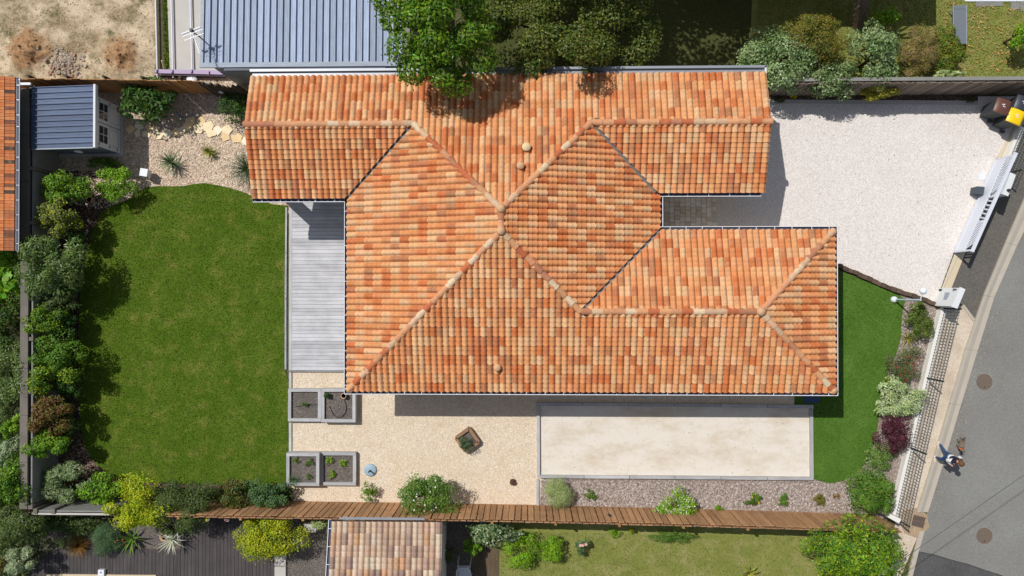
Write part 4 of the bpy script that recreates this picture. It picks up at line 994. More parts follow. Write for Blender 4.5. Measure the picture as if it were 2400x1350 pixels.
def letterbox(r, c, h):
    p = at(2225, 697, .62); h = .57; p.x -= .02; b = MB().box((p.x, p.y, h + .05), (.24, .34, .22), rz=-.25).build('letter_box', m_plain('lilac_grey', S(170, 178, 194, .8), .5), r)
    mb = MB(); mb.prism([(p.x - .12, p.y - .18), (p.x + .12, p.y - .14), (p.x + .1, p.y + .19), (p.x - .12, p.y + .16)], h + .165, lambda x, y: h + .18 + .05 * (1 - abs(x - p.x) / .12)); mb.build('box_lid', M['zinc'], r)
    q = at(2238, 678, 1.0); h = .95; mb = MB(); mb.beam((q.x - .05, q.y, h + .03), (q.x + .06, q.y - .01, h + .1), .04, .05); mb.box((q.x, q.y, h + .02), (.1, .05, .04)); mb.build('lamp_bracket', M['dark_metal'], r)
pillar([(2251, 673), (2263, 678), (2244, 723.5), (2230, 719)], 1.22, 'white gate pillar with a grey letter box on its side', letterbox)
def lampette(r, c, h):
    q = at(2362, 446, h); MB().lathe([(.05, 0), (.05, .1), (.0, .12)], (q.x, q.y, h), 10).build('warning_light', M['dark_metal'], r)
pillar([(2369, 404), (2381, 410), (2363, 460), (2350, 455)], 1.22, 'white gate pillar behind the sliding gate', lampette)
GA, GB, GH = at(2334, 374, .08), at(2237, 592, .08), 1.14
gd = (GB - GA); GL = gd.length; gd /= GL; gn = Vector((-gd.y, gd.x, 0)); Z = Vector((0, 0, 1))
gate = thing('sliding_gate', 'white sliding driveway gate with slanted bars in its upper half', 'gate', (GA + GB) / 2)
M['gate_white'] = m_plain('gate_paint', S(218, 224, 236, .88), .4, .02, 3, .5)
G = lambda s, z, n_=0: GA + gd * s + Z * z + gn * n_
def gb(name, s0, z0, s1, z1, w, t_, par=gate): return MB().beam(G(s0, z0), G(s1, z1), t_, w).build(name, M['gate_white'], par)
gb('bottom_rail', 0, .03, GL, .03, .1, .06); gb('top_rail', -.04, GH - .07, GL + .04, GH - .07, .1, .09); gb('middle_rail', .05, .56, GL - .05, .56, .07, .055)
gb('end_post', .035, .0, .035, GH - .1, .07, .06); gb('end_post', GL - .035, .0, GL - .035, GH - .1, .07, .06)
MB().box((GA + GB) / 2 + Z * .3, (GL - .12, .03, .5), rz=math.atan2(gd.y, gd.x)).build('infill_panel', M['gate_white'], gate)
third = GL / 3
for k, (s0, s1) in enumerate(((.1, GL * .40), (GL * .44, GL * .66), (GL * .70, GL - .08))):
    if k: gb('stile', s0 - .05, .6, s0 - .05, GH - .12, .07, .05)
    n_ = (11, 5, 9)[k]
    for i in range(n_):
        a_ = s0 + (s1 - s0) * (i + .5) / n_; dx_ = .26 if k != 1 else -.1
        b_ = min(max(a_ - dx_, s0 - .04), s1 + .04); zt = GH - .115
        if b_ != a_ - dx_: zt = .6 + (GH - .715) * abs((b_ - a_) / dx_)
        if zt > .7: MB().beam(G(a_, .6), G(b_, zt), .03, .055).build('slat', M['gate_white'], gate)
mt = at(2296, 446, .38); mo = thing('gate_motor', 'dark grey motor box beside the sliding gate', 'gate motor', (mt.x, mt.y, 0))
M['anthracite'] = m_plain('anthracite_plastic', S(70, 78, 86), .5, .05)
MB().prism([(mt.x - .15, mt.y - .13), (mt.x + .13, mt.y - .16), (mt.x + .17, mt.y + .12), (mt.x - .1, mt.y + .15)], 0.014, .34).build('housing', M['anthracite'], mo)
MB().prism([(mt.x - .16, mt.y - .12), (mt.x + .13, mt.y - .165), (mt.x + .175, mt.y + .125), (mt.x - .1, mt.y + .155)], .342, lambda x, y: .4 + .1 * (x - mt.x)).build('cover', M['anthracite'], mo)
MB().box(at(2301, 414, .02), (.3, .28, .02), rz=.2).build('ground_plate', M['white_trim'], None, 'pale square cover plate in the driveway beside the gate', 'cover plate')
p, q = at(2376, 300, .02), at(2205, 690, .02); MB().beam(p, q, .025, .03).build('gate_track', M['galv'], None, 'thin steel gate track across the driveway entrance', 'gate track')
MB().lathe([(.05, 0), (.05, .12), (0, .13)], at(2203, 680, .018), 8).build('gate_stop', M['dark_metal'], None, 'small dark gate stop at the end of the track by the letter box pillar', 'gate stop')

# ---- stone edging between drive and side lawn: every block a piece
ed = thing('block_edging', 'row of dark brown edging blocks between the white gravel and the side lawn', 'edging', at(2080, 675, 0))
M['block'] = m_wood('brown_block', S(104, 86, 74, .75), 'x', .3, obj_var=.3)
P = [at(*q, 0) for q in ((1962, 622), (1988, 634), (2030, 652), (2064, 668), (2100, 682), (2135, 692), (2168, 704), (2197, 718))]; f, L = polyline(P); s = 0
while s < L - .05:
    w = rnd.uniform(.17, .24); p, d = f(s + w / 2)
    MB().box(p + Vector((rnd.uniform(-.012, .012), rnd.uniform(-.015, .015), .075)), (w - .012, rnd.uniform(.14, .18), .15 + rnd.uniform(-.02, .03)), rz=math.atan2(d.y, d.x) + rnd.uniform(-.08, .08)).build('edging_block', M['block'], ed); s += w
# ================================================================== THINGS IN THE GARDENS
M['deck_wood'] = m_wood('silver_deck_board', S(204, 204, 208, .88), 'x', .16, obj_var=.13, grain=26); M['deck_dark'] = m_wood('dark_deck_board', S(98, 92, 92, .64), 'y', .2, obj_var=.1)
M['timber_grey'] = m_wood('grey_timber', S(188, 188, 190, .86), 'x', .22, obj_var=.12); M['timber_grey_y'] = m_wood('grey_timber_y', S(188, 188, 190, .86), 'y', .22, obj_var=.12)
M['timber_brown'] = m_wood('brown_timber', S(166, 132, 104, .82), 'x', .25, obj_var=.12)
# ---- grey deck
dk = thing('wooden_deck', 'silver-grey timber deck between the large lawn and the house', 'deck', at(740, 670, 0))
dz = .13; xL0, xR0 = at(684.5, 670, dz).x, -6.14; yt, yb = at(740, 474, dz).y, at(740, 868, dz).y; n = 46; bw = (yt - yb) / n
mb = MB(); mb.box((0, 0, 0), (xR0 - xL0, bw - .009, .028)); bme = mb.mesh('board'); bme.materials.append(M['deck_wood'])
for i in range(n):
    link('board', bme, M['deck_wood'], dk, Vector(((xL0 + xR0) / 2, yb + (i + .5) * bw, dz - .014 + rnd.uniform(-.003, .003))) - dk.location)
MB().box((xL0 - .065, (yt + yb) / 2, dz - .012), (.12, yt - yb, .03)).build('edge_board', M['timber_grey_y'], dk)
MB().box(((xL0 + xR0) / 2, yb - .03, dz - .06), (xR0 - xL0 + .26, .03, .14)).build('front_board', M['timber_grey'], dk)
MB().box(((xL0 + xR0) / 2 + .02, (yt + yb) / 2, .035), (xR0 - xL0 - .1, yt - yb - .1, .06)).build('joists', M['timber_brown'], dk)
def sleeper(name, label, pts, w, h, m, cat='edging', parent=None, pname='sleeper', pieces=3, z=0):
    r = parent or thing(name, label, cat, at(*pts[len(pts) // 2], 0))
    for i in range(len(pts) - 1):
        p, q = at(*pts[i], z), at(*pts[i + 1], z); d = q - p; k = max(1, round(d.length / 2.0))
        for j in range(k):
            a_, b_ = p + d * (j / k + .002), p + d * ((j + 1) / k - .002)
            hh = h + rnd.uniform(-.006, .006); c = (a_ + b_) / 2 + Vector((0, 0, hh / 2))
            o = MB().box((0, 0, 0), ((b_ - a_).length, w, hh)).build(pname, m, r, local=True, pivot=(0, 0, 0)); o.location = c - offset(r); o.rotation_euler = (0, 0, math.atan2(d.y, d.x) + rnd.uniform(-.002, .002))
    return r
sleeper('lawn_edging', 'grey timber edging between the deck and the large lawn', [(672, 486), (670, 700), (670, 866)], .07, .05, M['timber_grey'])
sleeper('lawn_edging', 'grey timber edging between the raised beds on the lawn side of the gravel', [(681.5, 872), (681.5, 912)], .1, .07, M['timber_grey'], )
sleeper('lawn_edging', 'short grey timber edging along the gravel between the two pairs of raised beds', [(681.5, 990), (681.5, 1060)], .1, .07, M['timber_grey'])
ce = sleeper('court_edging', 'frame of grey timber sleepers around the pale sand court', [(1257, 946), (1580, 948), (1904, 952)], .12, .14, M['timber_grey'])
sleeper('', '', [(1261, 950), (1262, 1116)], .12, .14, M['timber_grey'], parent=ce); sleeper('', '', [(1899, 958), (1900, 1118)], .12, .14, M['timber_grey'], parent=ce)
sleeper('', '', [(1263, 1115), (1580, 1117), (1904, 1120)], .12, .14, M['timber_grey'], parent=ce)
sleeper('bed_edging', 'grey timber edging where the beige gravel meets the bark bed', [(1260, 1122), (1260, 1186)], .1, .08, M['timber_grey'])

# ---- raised beds
def raised_bed(label, px0, py0, px1, py1, h, open_right=False):
    p0, p1 = at(px0, py0, h), at(px1, py1, h); x0, x1, y1, y0 = p0.x, p1.x, p0.y, p1.y
    r = thing('raised_bed', label, 'raised bed', ((x0 + x1) / 2, (y0 + y1) / 2, 0)); w = .12
    for (cx, cy, sx, sy) in (((x0 + x1) / 2, y1 - w / 2, x1 - x0, w), ((x0 + x1) / 2, y0 + w / 2, x1 - x0, w)):
        MB().box((cx, cy, h / 2), (sx, sy, h)).build('beam', M['timber_grey'], r)
    for cx in (x0 + w / 2, x1 - w / 2): MB().box((cx, (y0 + y1) / 2, h / 2 - .003), (w, y1 - y0 - 2 * w - .004, h)).build('beam', M['timber_grey_y'], r)
    MB().box(((x0 + x1) / 2, (y0 + y1) / 2, (h - .1) / 2), (x1 - x0 - 2 * w, y1 - y0 - 2 * w, h - .1)).build('soil', M['bed_soil'], r)
    return r, h - .1
raised_bed('low raised bed with a single small plant and a hose end beside the lawn', 675, 911, 752, 988, .24)
raised_bed('taller raised bed with a clipped ball and a clay pot tucked under the house corner', 753, 911, 833, 990, .36)
raised_bed('taller raised bed of four seedlings and a tuft of chives beside the lawn', 671, 1062, 748, 1139, .42)
raised_bed('lower raised bed with three bright seedlings next to the taller bed', 750, 1060, 834, 1138, .22)
sp_ = at(1095, 1032, .28); r = thing('square_planter', 'square brown timber planter set diagonally on the beige gravel', 'planter', (sp_.x, sp_.y, 0))
for k in range(4):
    a_ = k * PI / 2 + .62; c = Vector((sp_.x + math.cos(a_) * .325, sp_.y + math.sin(a_) * .325, .14)); MB().box(c, (.11, .64, .28), rz=a_).build('beam', M['timber_brown'], r)
MB().box((sp_.x, sp_.y, .09), (.56, .56, .18), rz=.62).build('soil', M['bed_soil'], r)
def hose(name, label, pts, z, m, r_=.012, cat='hose'): MB().tube([at(x, y, z) for x, y in pts], r_, 6).build(name, m, None, label, cat)
M['black_rubber'] = m_plain('black_rubber', S(44, 44, 46), .6); M['blue_rubber'] = m_plain('blue_hose', S(110, 140, 170, .8), .6)
def spline(pts, n=40):
    out = []; P = [pts[0]] + list(pts) + [pts[-1]]
    for i in range(1, len(P) - 2):
        for j in range(n // (len(P) - 3)):
            t = j / (n // (len(P) - 3)); p0, p1, p2, p3 = P[i - 1:i + 3]
            out.append(tuple(.5 * (2 * p1[k] + (p2[k] - p0[k]) * t + (2 * p0[k] - 5 * p1[k] + 4 * p2[k] - p3[k]) * t * t + (3 * p1[k] - p0[k] - 3 * p2[k] + p3[k]) * t ** 3) for k in range(len(p1))))
    return out + [tuple(pts[-1])]
hose('drip_hose', 'looped black irrigation hose on the soil of the bed with the clay pot', spline([(772, 952), (780, 968), (788, 977), (800, 977), (810, 966), (811, 950), (806, 936)]), .285, M['black_rubber'])
hose('drip_hose', 'straight black irrigation hose with a red end in the bed with one plant', [(694, 953), (712, 950), (730, 949), (746, 949)], .165, M['black_rubber'])
hose('garden_hose', 'pale blue hose end lying on the pebbles by the flagstones', spline([(412, 262), (422, 272), (434, 276), (448, 273), (458, 268)]), .04, M['blue_rubber'], .018)
def pot(label, px, py, z, r_, h, m='terracotta', name='clay_pot'):
    p = at(px, py, z + h); o = thing(name, label, 'pot', (p.x, p.y, z)); MB().lathe([(r_ * .7, 0), (r_ * .92, h * .8), (r_, h * .8), (r_, h), (r_ * .82, h), (r_ * .8, h * .78), (0, h * .78)], (p.x, p.y, z), 16).build('shell', M[m], o)
    MB().lathe([(0, 0), (r_ * .79, 0)], (p.x, p.y, z + h * .8), 14).build('soil', M['bed_soil'], o); return o
pot('terracotta pot standing in the raised bed under the house corner', 805, 928, .26, .11, .2)
pot('clay pot standing in the shrub bed at the north end of the large lawn', 208, 467, .02, .13, .22)
p = at(868, 1102, .05); pb = thing('parasol_base', 'round pale blue parasol base on the beige gravel', 'parasol base', (p.x, p.y, 0))
M['pale_blue'] = m_plain('pale_blue_metal', S(158, 182, 200, .85), .45, .04)
MB().lathe([(.0, .014), (.25, .014), (.25, .05), (.2, .07), (.05, .085), (0, .085)], (p.x, p.y, 0), 24).build('plate', M['pale_blue'], pb)
MB().tube([(p.x, p.y, .08), (p.x, p.y, .34)], .03, 10).build('tube', M['dark_metal'], pb); MB().beam((p.x + .03, p.y, .26), (p.x + .1, p.y - .02, .26), .02, .02).build('screw', M['dark_metal'], pb)
p = at(1202, 1130, .1); bb = MB()
for i in range(60):
    a_, b_ = rnd.uniform(0, 2 * PI), rnd.uniform(-.2, 1); q = Vector((p.x + .1 * math.cos(a_) * math.sqrt(1 - min(1, b_ * b_)), p.y + .1 * math.sin(a_) * math.sqrt(1 - min(1, b_ * b_)), .1 + .08 * b_)); bb.box(q, (.05, .04, .03), rz=a_)
bb.ball((p.x, p.y, .09), .085, 10, 6); bb.build('pine_cone', m_plain('brown_cone', S(98, 66, 54, .8), .9, .3, 20), None, 'brown cone-like ornament lying alone on the beige gravel', 'ornament')
# ---- flagstones among the pebbles
fl = tag(MB().box(at(450, 300, .006), (.02, .02, .004)).build('flagstone_path', M['concrete_sand']), kind='structure')
M['flag'] = m_plain('flagstone', S(240, 222, 184, .95), .85, .16, 5, .2, bump=.2); M['flag2'] = m_plain('pale_flagstone', S(244, 232, 206, .95), .85, .12, 5, .2, bump=.2); M['flag3'] = m_plain('ochre_flagstone', S(234, 206, 158, .93), .85, .2, 5, .2, bump=.2)
FS = [(306, 303, 12), (327, 294, 11), (323, 313, 9), (343, 315, 10), (348, 299, 8), (364, 305, 9), (373, 317, 11), (392, 313, 12), (413, 308, 11), (428, 304, 10), (440, 297, 12), (446, 282, 13), (463, 302, 13), (471, 284, 11), (487, 296, 14), (495, 312, 12), (510, 305, 12), (531, 304, 13), (527, 322, 12), (555, 323, 13), (574, 330, 11), (583, 306, 10)]
for i, (x, y, s_) in enumerate(FS):
    c = at(x, y, .04); k = rnd.choice((4, 5, 5)); a0 = rnd.uniform(0, 6); poly = []
    for j in range(k): a_ = a0 + 2 * PI * (j + rnd.uniform(-.3, .3)) / k; q = s_ / 59 * rnd.uniform(.96, 1.2); poly.append((c.x + q * math.cos(a_), c.y + q * math.sin(a_) * .95))
    MB().prism(poly, .012, .045 + rnd.uniform(0, .012)).build('flagstone', M[rnd.choice(('flag', 'flag', 'flag2', 'flag3'))], fl)
# ---- small lamps
def cube_lamp(label, px, py, h, s_, rz):
    p = at(px, py, h); o = thing('garden_lamp', label, 'garden lamp', (p.x, p.y, 0)); MB().box((p.x, p.y, (h - s_) / 2), (.05, .05, h - s_)).build('stake', M['galv'], o)
    MB().box((p.x, p.y, h - s_ / 2), (s_ * .9, s_ * .9, s_), rz=rz).build('lantern', M['white_paint'], o); MB().box((p.x, p.y, h + .01), (s_, s_, .02), rz=rz).build('lid', M['white_paint'], o)
cube_lamp('white cube lamp on the pebbles at the edge of the large lawn', 337, 404, .5, .3, -.17)
cube_lamp('small white cube lamp in front of the timber logs by the house', 517, 210, .9, .2, .25)
b_ = at(2097, 702, .1); tp = at(2163, 697, 1.93); lp_ = thing('lamp_post', 'slender pale blue lamp post with a globe at the corner of the side lawn', 'lamp post', (b_.x, b_.y, 0))
M['opal'] = m_plain('opal_globe', S(232, 240, 248, .9), .25, .02, 3, .5); M['lamp_blue'] = m_plain('pale_blue_paint', S(196, 214, 228, .88), .4, .04)
MB().lathe([(.125, 0), (.125, .06), (.09, .13), (.03, .17), (0, .17)], (b_.x, b_.y, .03), 18).build('base', M['opal'], lp_)
MB().tube([(b_.x, b_.y, .1), (b_.x, b_.y, 1.86)], .032, 10).build('pole', M['lamp_blue'], lp_)
g_ = at(2163, 682, 1.9); MB().tube([(b_.x, b_.y, 1.84), (b_.x - .01, b_.y + .1, 1.9), (g_.x, g_.y, 1.86)], .02, 8).build('arm', M['lamp_blue'], lp_)
MB().ball((g_.x, g_.y, 1.92), .125, 16, 10).build('globe', M['opal'], lp_)
# ---- wheelie bins
M['bin_body'] = m_plain('bin_plastic', S(64, 68, 70), .5, .08, 4)
def bin_(label, px, py, rz, lid, s_=1.0):
    H = 1.02; c = at(px, py, H); r = thing('wheelie_bin', label, 'bin', (c.x, c.y, 0.014), 'wheelie bins standing in the corner of the driveway', rz)
    mb = MB(); q0 = [(-.2, -.22), (.22, -.22), (.22, .22), (-.2, .22)]; q1 = [(-.26, -.26), (.3, -.26), (.3, .26), (-.26, .26)]
    vs = [(x, y, .06) for x, y in q0] + [(x, y, .96) for x, y in q1]; mb.add(vs, [(3, 2, 1, 0), (4, 5, 6, 7)] + [(i, (i + 1) % 4, 4 + (i + 1) % 4, 4 + i) for i in range(4)])
    mb.box((.02, 0, .94), (.62, .58, .05)); mb.build('body', M['bin_body'], r, local=True); r.scale = (.92, .92, 1)
    lm = m_plain('bin_lid', lid, .42, .05, 3, .4); mb = MB(); prof = []
    for x, z in ((-.3, .98), (-.27, 1.01), (-.05, 1.045), (.2, 1.05), (.3, 1.02), (.31, .98)): prof.append((x, z))
    n = len(prof); vs = [(x, y, z - (.018 if abs(y) > .27 else 0)) for y in (-.295, -.25, .25, .295) for x, z in prof]; fs = [(k * n + i, k * n + i + 1, (k + 1) * n + i + 1, (k + 1) * n + i) for k in range(3) for i in range(n - 1)]
    mb.add(vs, fs, 0, True); mb.add(vs[:n], [tuple(range(n))]); mb.add(vs[-n:], [tuple(range(n))]); mb.build('lid', lm, r, local=True)
    mb = MB(); mb.tube([(.33, -.24, 1.0), (.39, -.22, .99), (.39, .22, .99), (.33, .24, 1.0)], .018, 8); mb.build('handle', M['bin_body'], r, local=True)
    for y in (-.3, .3): MB().tube([(.27, y - .03, .1), (.27, y + .03, .1)], .1, 14).build('wheel', M['black_rubber'], r, local=True)
    mb = MB(); mb.box((.0, .03, 1.052), (.02, .14, .003)); mb.box((.05, -.02, 1.053), (.09, .02, .003)); mb.box((-.05, .05, 1.052), (.06, .03, .003)); mb.box((.03, .07, 1.0525), (.03, .03, .003)); mb.build('sticker', M['white_paint'], r, local=True)
bin_('dark wheelie bin with a brown lid', 2350, 249, -.36, S(112, 72, 62, .75)); bin_('dark wheelie bin with a bright yellow lid', 2381, 273, -.42, S(248, 208, 20, .88)); bin_('black wheelie bin with a dark blue-black lid behind the yellow-lidded one', 2398, 242, -.36, S(58, 64, 76, .8))
# ---- street ironwork and cable
M['cable_grey'] = m_plain('cable_sheath', S(84, 86, 90), .7)
M['rust'] = m_plain('rusty_iron', S(128, 112, 100, .8), .75, .12, 12, .3, .2, bump=.2)
for (px, py, lab) in ((2307, 895, 'round rusty manhole cover beside the kerb, level with the shrub bed'), (2307, 1256, 'round rusty manhole cover near the dark asphalt patch')):
    p = at(px, py, .02); o = thing('manhole_cover', lab, 'manhole cover', (p.x, p.y, .016), 'round manhole covers in the road')
    MB().lathe([(.34, 0), (.34, .008), (.315, .008), (.315, .004)], (p.x, p.y, .016), 28, smooth=False).build('frame', M['concrete_old'], o)
    mb = MB(); mb.lathe([(.312, 0), (.312, .009), (0, .009)], (p.x, p.y, .016), 28, smooth=False)
    for i in range(-4, 5): mb.box((p.x + i * .06, p.y, .0265), (.02, 2 * math.sqrt(max(.01, .08 - (i * .06) ** 2)), .004))
    mb.build('lid', M['rust'], o); MB().box((p.x, p.y - .2, .03), (.04, .05, .004)).build('key_slot', M['dark_metal'], o)
gp = at(2153, 1222, .03); o = thing('drain_grate', 'rusty iron drain grate at the end of the kerb channel', 'drain grate', (gp.x, gp.y, 0)); ga = -.25
MB().box((gp.x, gp.y, .022), (.46, .4, .02), rz=ga).build('pit', M['dark_metal'], o)
for i in range(8): s_ = (i - 3.5) * .056; MB().box((gp.x + math.cos(ga) * s_, gp.y + math.sin(ga) * s_, .04), (.03, .4, .02), rz=ga).build('bar', M['rust'], o)
for s_ in (-.2, 0, .2): MB().box((gp.x - math.sin(ga) * s_, gp.y + math.cos(ga) * s_, .047), (.48, .03, .012), rz=ga).build('cross_bar', M['rust'], o)
c0, c1 = at(2150, 1287, 6.3), at(2400, 1113, 6.3); d = (c1 - c0).normalized()
MB().tube([c0 - d * 40, c0 - d * 3, c1, c1 + d * 40], .010, 6, smooth=False).build('overhead_cable', M['cable_grey'], None, 'thin dark overhead cable crossing above the road', 'cable')
# ---- south neighbour: dark deck, slabs, pool edge, chair, hanging pots
d2 = thing('dark_deck', 'dark brown timber deck of the garden to the southwest', 'deck', at(400, 1310, 0)); x0, x1 = at(56, 1320, .1).x, at(643, 1320, .1).x; n = 70; bw = (x1 - x0) / n
for i in range(n):
    xc = x0 + (i + .5) * bw; pxx = 56 + (643 - 56) * (i + .5) / n; top = 1288 if pxx < 425 else 1214
    yt_, yb_ = at(pxx, top, .1).y, at(pxx, 1400, .1).y; MB().box((xc, (yt_ + yb_) / 2, .1 + rnd.uniform(-.003, .003)), (bw - .012, yt_ - yb_, .03)).build('board', M['deck_dark'], d2)
MB().box((at(350, 1350, .05).x, at(350, 1330, .05).y, .05), (x1 - x0 - .1, 1.2, .05)).build('joists', M['dark_metal'], d2)
MB().box((at(238, 1349, .12).x, at(238, 1352, .12).y, .12), (4.4, .2, .06)).build('pool_edge', M['concrete_sand'], None, 'pale stone edge along the bottom of the dark deck', 'coping')
p = at(238, 1342, .2); o = thing('skimmer_box', 'small white square box with a round hole at the edge of the dark deck', 'box', (p.x, p.y, .12)); MB().box((p.x, p.y, .18), (.24, .24, .12)).build('body', M['white_paint'], o); MB().lathe([(.03, 0), (.03, .005), (0, .005)], (p.x, p.y + .02, .24), 10).build('hole', M['dark_metal'], o)
for (px, py) in ((657, 1310), (657, 1342)): MB().box(at(px, py, .05), (.45, .5, .09)).build('paving_slab', M['concrete'], None, kind='structure')
MB().prism([at2(722, 1216, .0), at2(752, 1214, .0), at2(748, 1238, .0), at2(720, 1238, .0)], 0, .5).build('planter_box', M['concrete'], None, 'pale stone planter by the fence between the yellow bush and the tiled outbuilding', 'planter')
for (px, col, lab) in ((483, (214, 200, 40), 'little pot of yellow flowers hung on the south fence'), (531, (150, 110, 90), 'little brown pot hung on the south fence')):
    p = at(px, 1217, 1.4); o = thing('hanging_pot', lab, 'hanging pot', (p.x, p.y, 1.2)); MB().lathe([(.07, 0), (.1, .16), (.11, .16), (.0, .13)], (p.x, p.y, 1.2), 12).build('shell', M['white_trim'], o)
    mb = MB(); [mb.ball((p.x + rnd.uniform(-.06, .06), p.y + rnd.uniform(-.06, .06), 1.36), .045, 6, 4) for _ in range(9)]; mb.build('flowers', m_plain('pot_fill', S(*col, .85), .7, .2, 20), o)
p = at(1086, 1345, .8); r = thing('garden_chair', 'white garden armchair on the shaded terrace by the tiled outbuilding', 'chair', (p.x, p.y, .02)); X, Y = p.x, p.y
M['white_plastic'] = m_plain('white_plastic', S(220, 224, 230, .88), .4, .03)
MB().tube([(X - .24, Y - .3, .66), (X - .27, Y - .1, .68), (X - .25, Y + .12, .8), (X - .15, Y + .24, .86), (X + .15, Y + .24, .86), (X + .25, Y + .12, .8), (X + .27, Y - .1, .68), (X + .24, Y - .3, .66)], .032, 8).build('arm_frame', M['white_plastic'], r)
for i in range(6): MB().beam((X - .15 + i * .06, Y + .24, .84), (X - .14 + i * .055, Y + .14, .44), .035, .012).build('back_slat', M['white_plastic'], r)
MB().box((X, Y - .05, .43), (.46, .44, .03)).build('seat', M['white_plastic'], r)
for sx in (-1, 1):
    MB().tube([(X + sx * .25, Y - .28, .66), (X + sx * .27, Y - .3, .02)], .025, 8).build('leg', M['white_plastic'], r); MB().tube([(X + sx * .23, Y + .14, .75), (X + sx * .25, Y + .38, .02)], .025, 8).build('leg', M['white_plastic'], r)
sheet('shaded_terrace', [(1100, 1262), (1170, 1262), (1170, 1420), (1100, 1420)], .012, m_wood('old_planks', S(112, 96, 76, .7), 'y', .35))
# ---- north garden: lounger, ball
p = at(2250, 36, .32); r = thing('sun_lounger', 'grey mesh sun lounger on the north grass partly under a shrub', 'sun lounger', (p.x, p.y, 0)); M['mesh_grey'] = m_plain('grey_mesh', S(122, 130, 138, .8), .6, .06, 30); M['alu'] = m_plain('aluminium', S(140, 150, 166, .8), .4, .05)
W_, L_ = .46, 1.5; yc = p.y - .35
MB().box((p.x, yc, .3), (W_, L_, .015)).build('mesh_seat', M['mesh_grey'], r)
for s_ in (-1, 1):
    MB().tube([(p.x + s_ * (W_ / 2 + .02), yc - L_ / 2, .31), (p.x + s_ * (W_ / 2 + .02), yc + L_ / 2, .31)], .022, 8).build('side_rail', M['alu'], r)
    for t_ in (-.55, .55): MB().tube([(p.x + s_ * (W_ / 2 + .02), yc + t_, .31), (p.x + s_ * (W_ / 2 + .04), yc + t_ * 1.08, 0)], .018, 6).build('leg', M['alu'], r)
MB().box((p.x, yc + L_ / 2 - .08, .312), (W_, .14, .012)).build('head_band', M['mesh_grey'], r)
p = at(1500, 152, .11); MB().ball((p.x, p.y, .12), .115, 16, 10).build('ball', m_plain('yellow_ball', S(232, 214, 30, .88), .45, .05), None, 'yellow ball on the shaded grass north of the house', 'ball')
# ---- rubble heap on the plot
rb = thing('rubble_heap', 'heap of broken grey and red stones on the sandy plot', 'rubble', at(157, 150, 0)); cols = [m_plain('rubble_stone', S(*c, .8), .9, .2, 8, bump=.3) for c in ((178, 164, 150), (190, 176, 160), (192, 142, 114), (164, 150, 136), (214, 192, 154))]
ico = []
for q in range(6):
    bm = bmesh.new(); bmesh.ops.create_icosphere(bm, subdivisions=1, radius=1)
    for v in bm.verts: v.co *= rnd.uniform(.65, 1.15); v.co.z *= .65
    me = bpy.data.meshes.new('stone'); bm.to_mesh(me); bm.free(); ico.append(me)
for i in range(280):
    x, y = rnd.gauss(157, 19), rnd.gauss(153, 17)
    if y > 182: continue
    s_ = rnd.choice((.035, .045, .05, .06, .07, .09)); c = at(x, y, 0); z = mound(c.x, c.y); big = i == 0
    if big: s_ = .21; c = at(170, 158, 0); z = mound(c.x, c.y)
    me = ico[rnd.randrange(6)].copy(); me.name = 'stone'; me.materials.append(cols[4] if big else cols[rnd.choice((0, 0, 1, 1, 2, 3, 3))])
    o = link('stone', me, cols[0], rb, Vector((c.x, c.y, z + s_ * .1)) - rb.location); o.scale = (s_, s_ * rnd.uniform(.7, 1.1), s_); o.rotation_euler = (rnd.uniform(-.5, .5), rnd.uniform(-.5, .5), rnd.uniform(0, 6))
# ================================================================== PLANTS
def L_(name, c, c2=None, **k): M[name] = m_leaf(name, S(*c, .95), S(*c2, .95) if c2 else None, **k)
L_('l_gloss', (78, 112, 40), (56, 92, 30), rough=.55); L_('l_mid', (104, 142, 36), (76, 116, 26)); L_('l_lime', (138, 178, 38), (108, 152, 24)); L_('l_yellow', (184, 194, 26), (150, 170, 20))
L_('l_olive', (122, 130, 66), (98, 110, 50)); L_('l_oleander', (122, 146, 74), (86, 114, 52), rough=.4); L_('l_dull', (102, 120, 64), (80, 100, 48)); L_('l_red', (124, 94, 48), (100, 104, 44), hue=.06); L_('l_blue', (104, 136, 92), (84, 116, 74))
L_('l_silver', (168, 184, 144), (142, 162, 116), rough=.4); L_('l_pale', (188, 204, 150), (160, 182, 120)); L_('l_heart', (140, 186, 44), (116, 166, 34)); L_('l_maple', (114, 150, 32), (78, 116, 18), rough=.45); L_('l_dark', (78, 98, 32), (106, 116, 46), rough=.5)
L_('l_variegated', (160, 180, 128), (116, 144, 84), rough=.35, var=.45); L_('l_autumn', (146, 138, 52), (112, 118, 40), hue=.05); L_('l_dry', (176, 152, 112), (150, 126, 84), trans=.2); L_('l_purple', (104, 50, 62), (80, 38, 50), hue=.03); L_('l_sage', (172, 188, 128), (154, 172, 108)); L_('l_grass', (112, 146, 58), (88, 126, 44))
L_('l_agave', (104, 128, 84), (84, 112, 66), trans=.1); L_('l_yucca', (166, 166, 70), (132, 140, 52), trans=.1); L_('l_cycad', (52, 80, 38), (40, 66, 30), trans=.1, rough=.35); L_('l_white', (224, 226, 206), (196, 204, 170), trans=.2); L_('l_rust', (150, 110, 44), (124, 96, 40), trans=.2); L_('l_rosemary', (96, 120, 84), (78, 102, 66)); L_('l_euph', (172, 168, 50), (146, 146, 58)); L_('l_rose', (120, 128, 78), (98, 110, 62))
M['bark'] = m_plain('bark', S(92, 76, 62, .75), .9, .25, 6, .1, bump=.4); M['bark_pale'] = m_plain('pale_bark', S(176, 164, 146, .75), .85, .2, 6, .1)
for nm, c in (('f_white', (244, 242, 236)), ('f_red', (176, 20, 36)), ('f_yellow', (240, 200, 40)), ('f_pink', (236, 190, 176)), ('f_orange', (232, 130, 40))): M[nm] = m_plain('petal_' + nm[2:], S(*c, .9), .6, .1, 30)

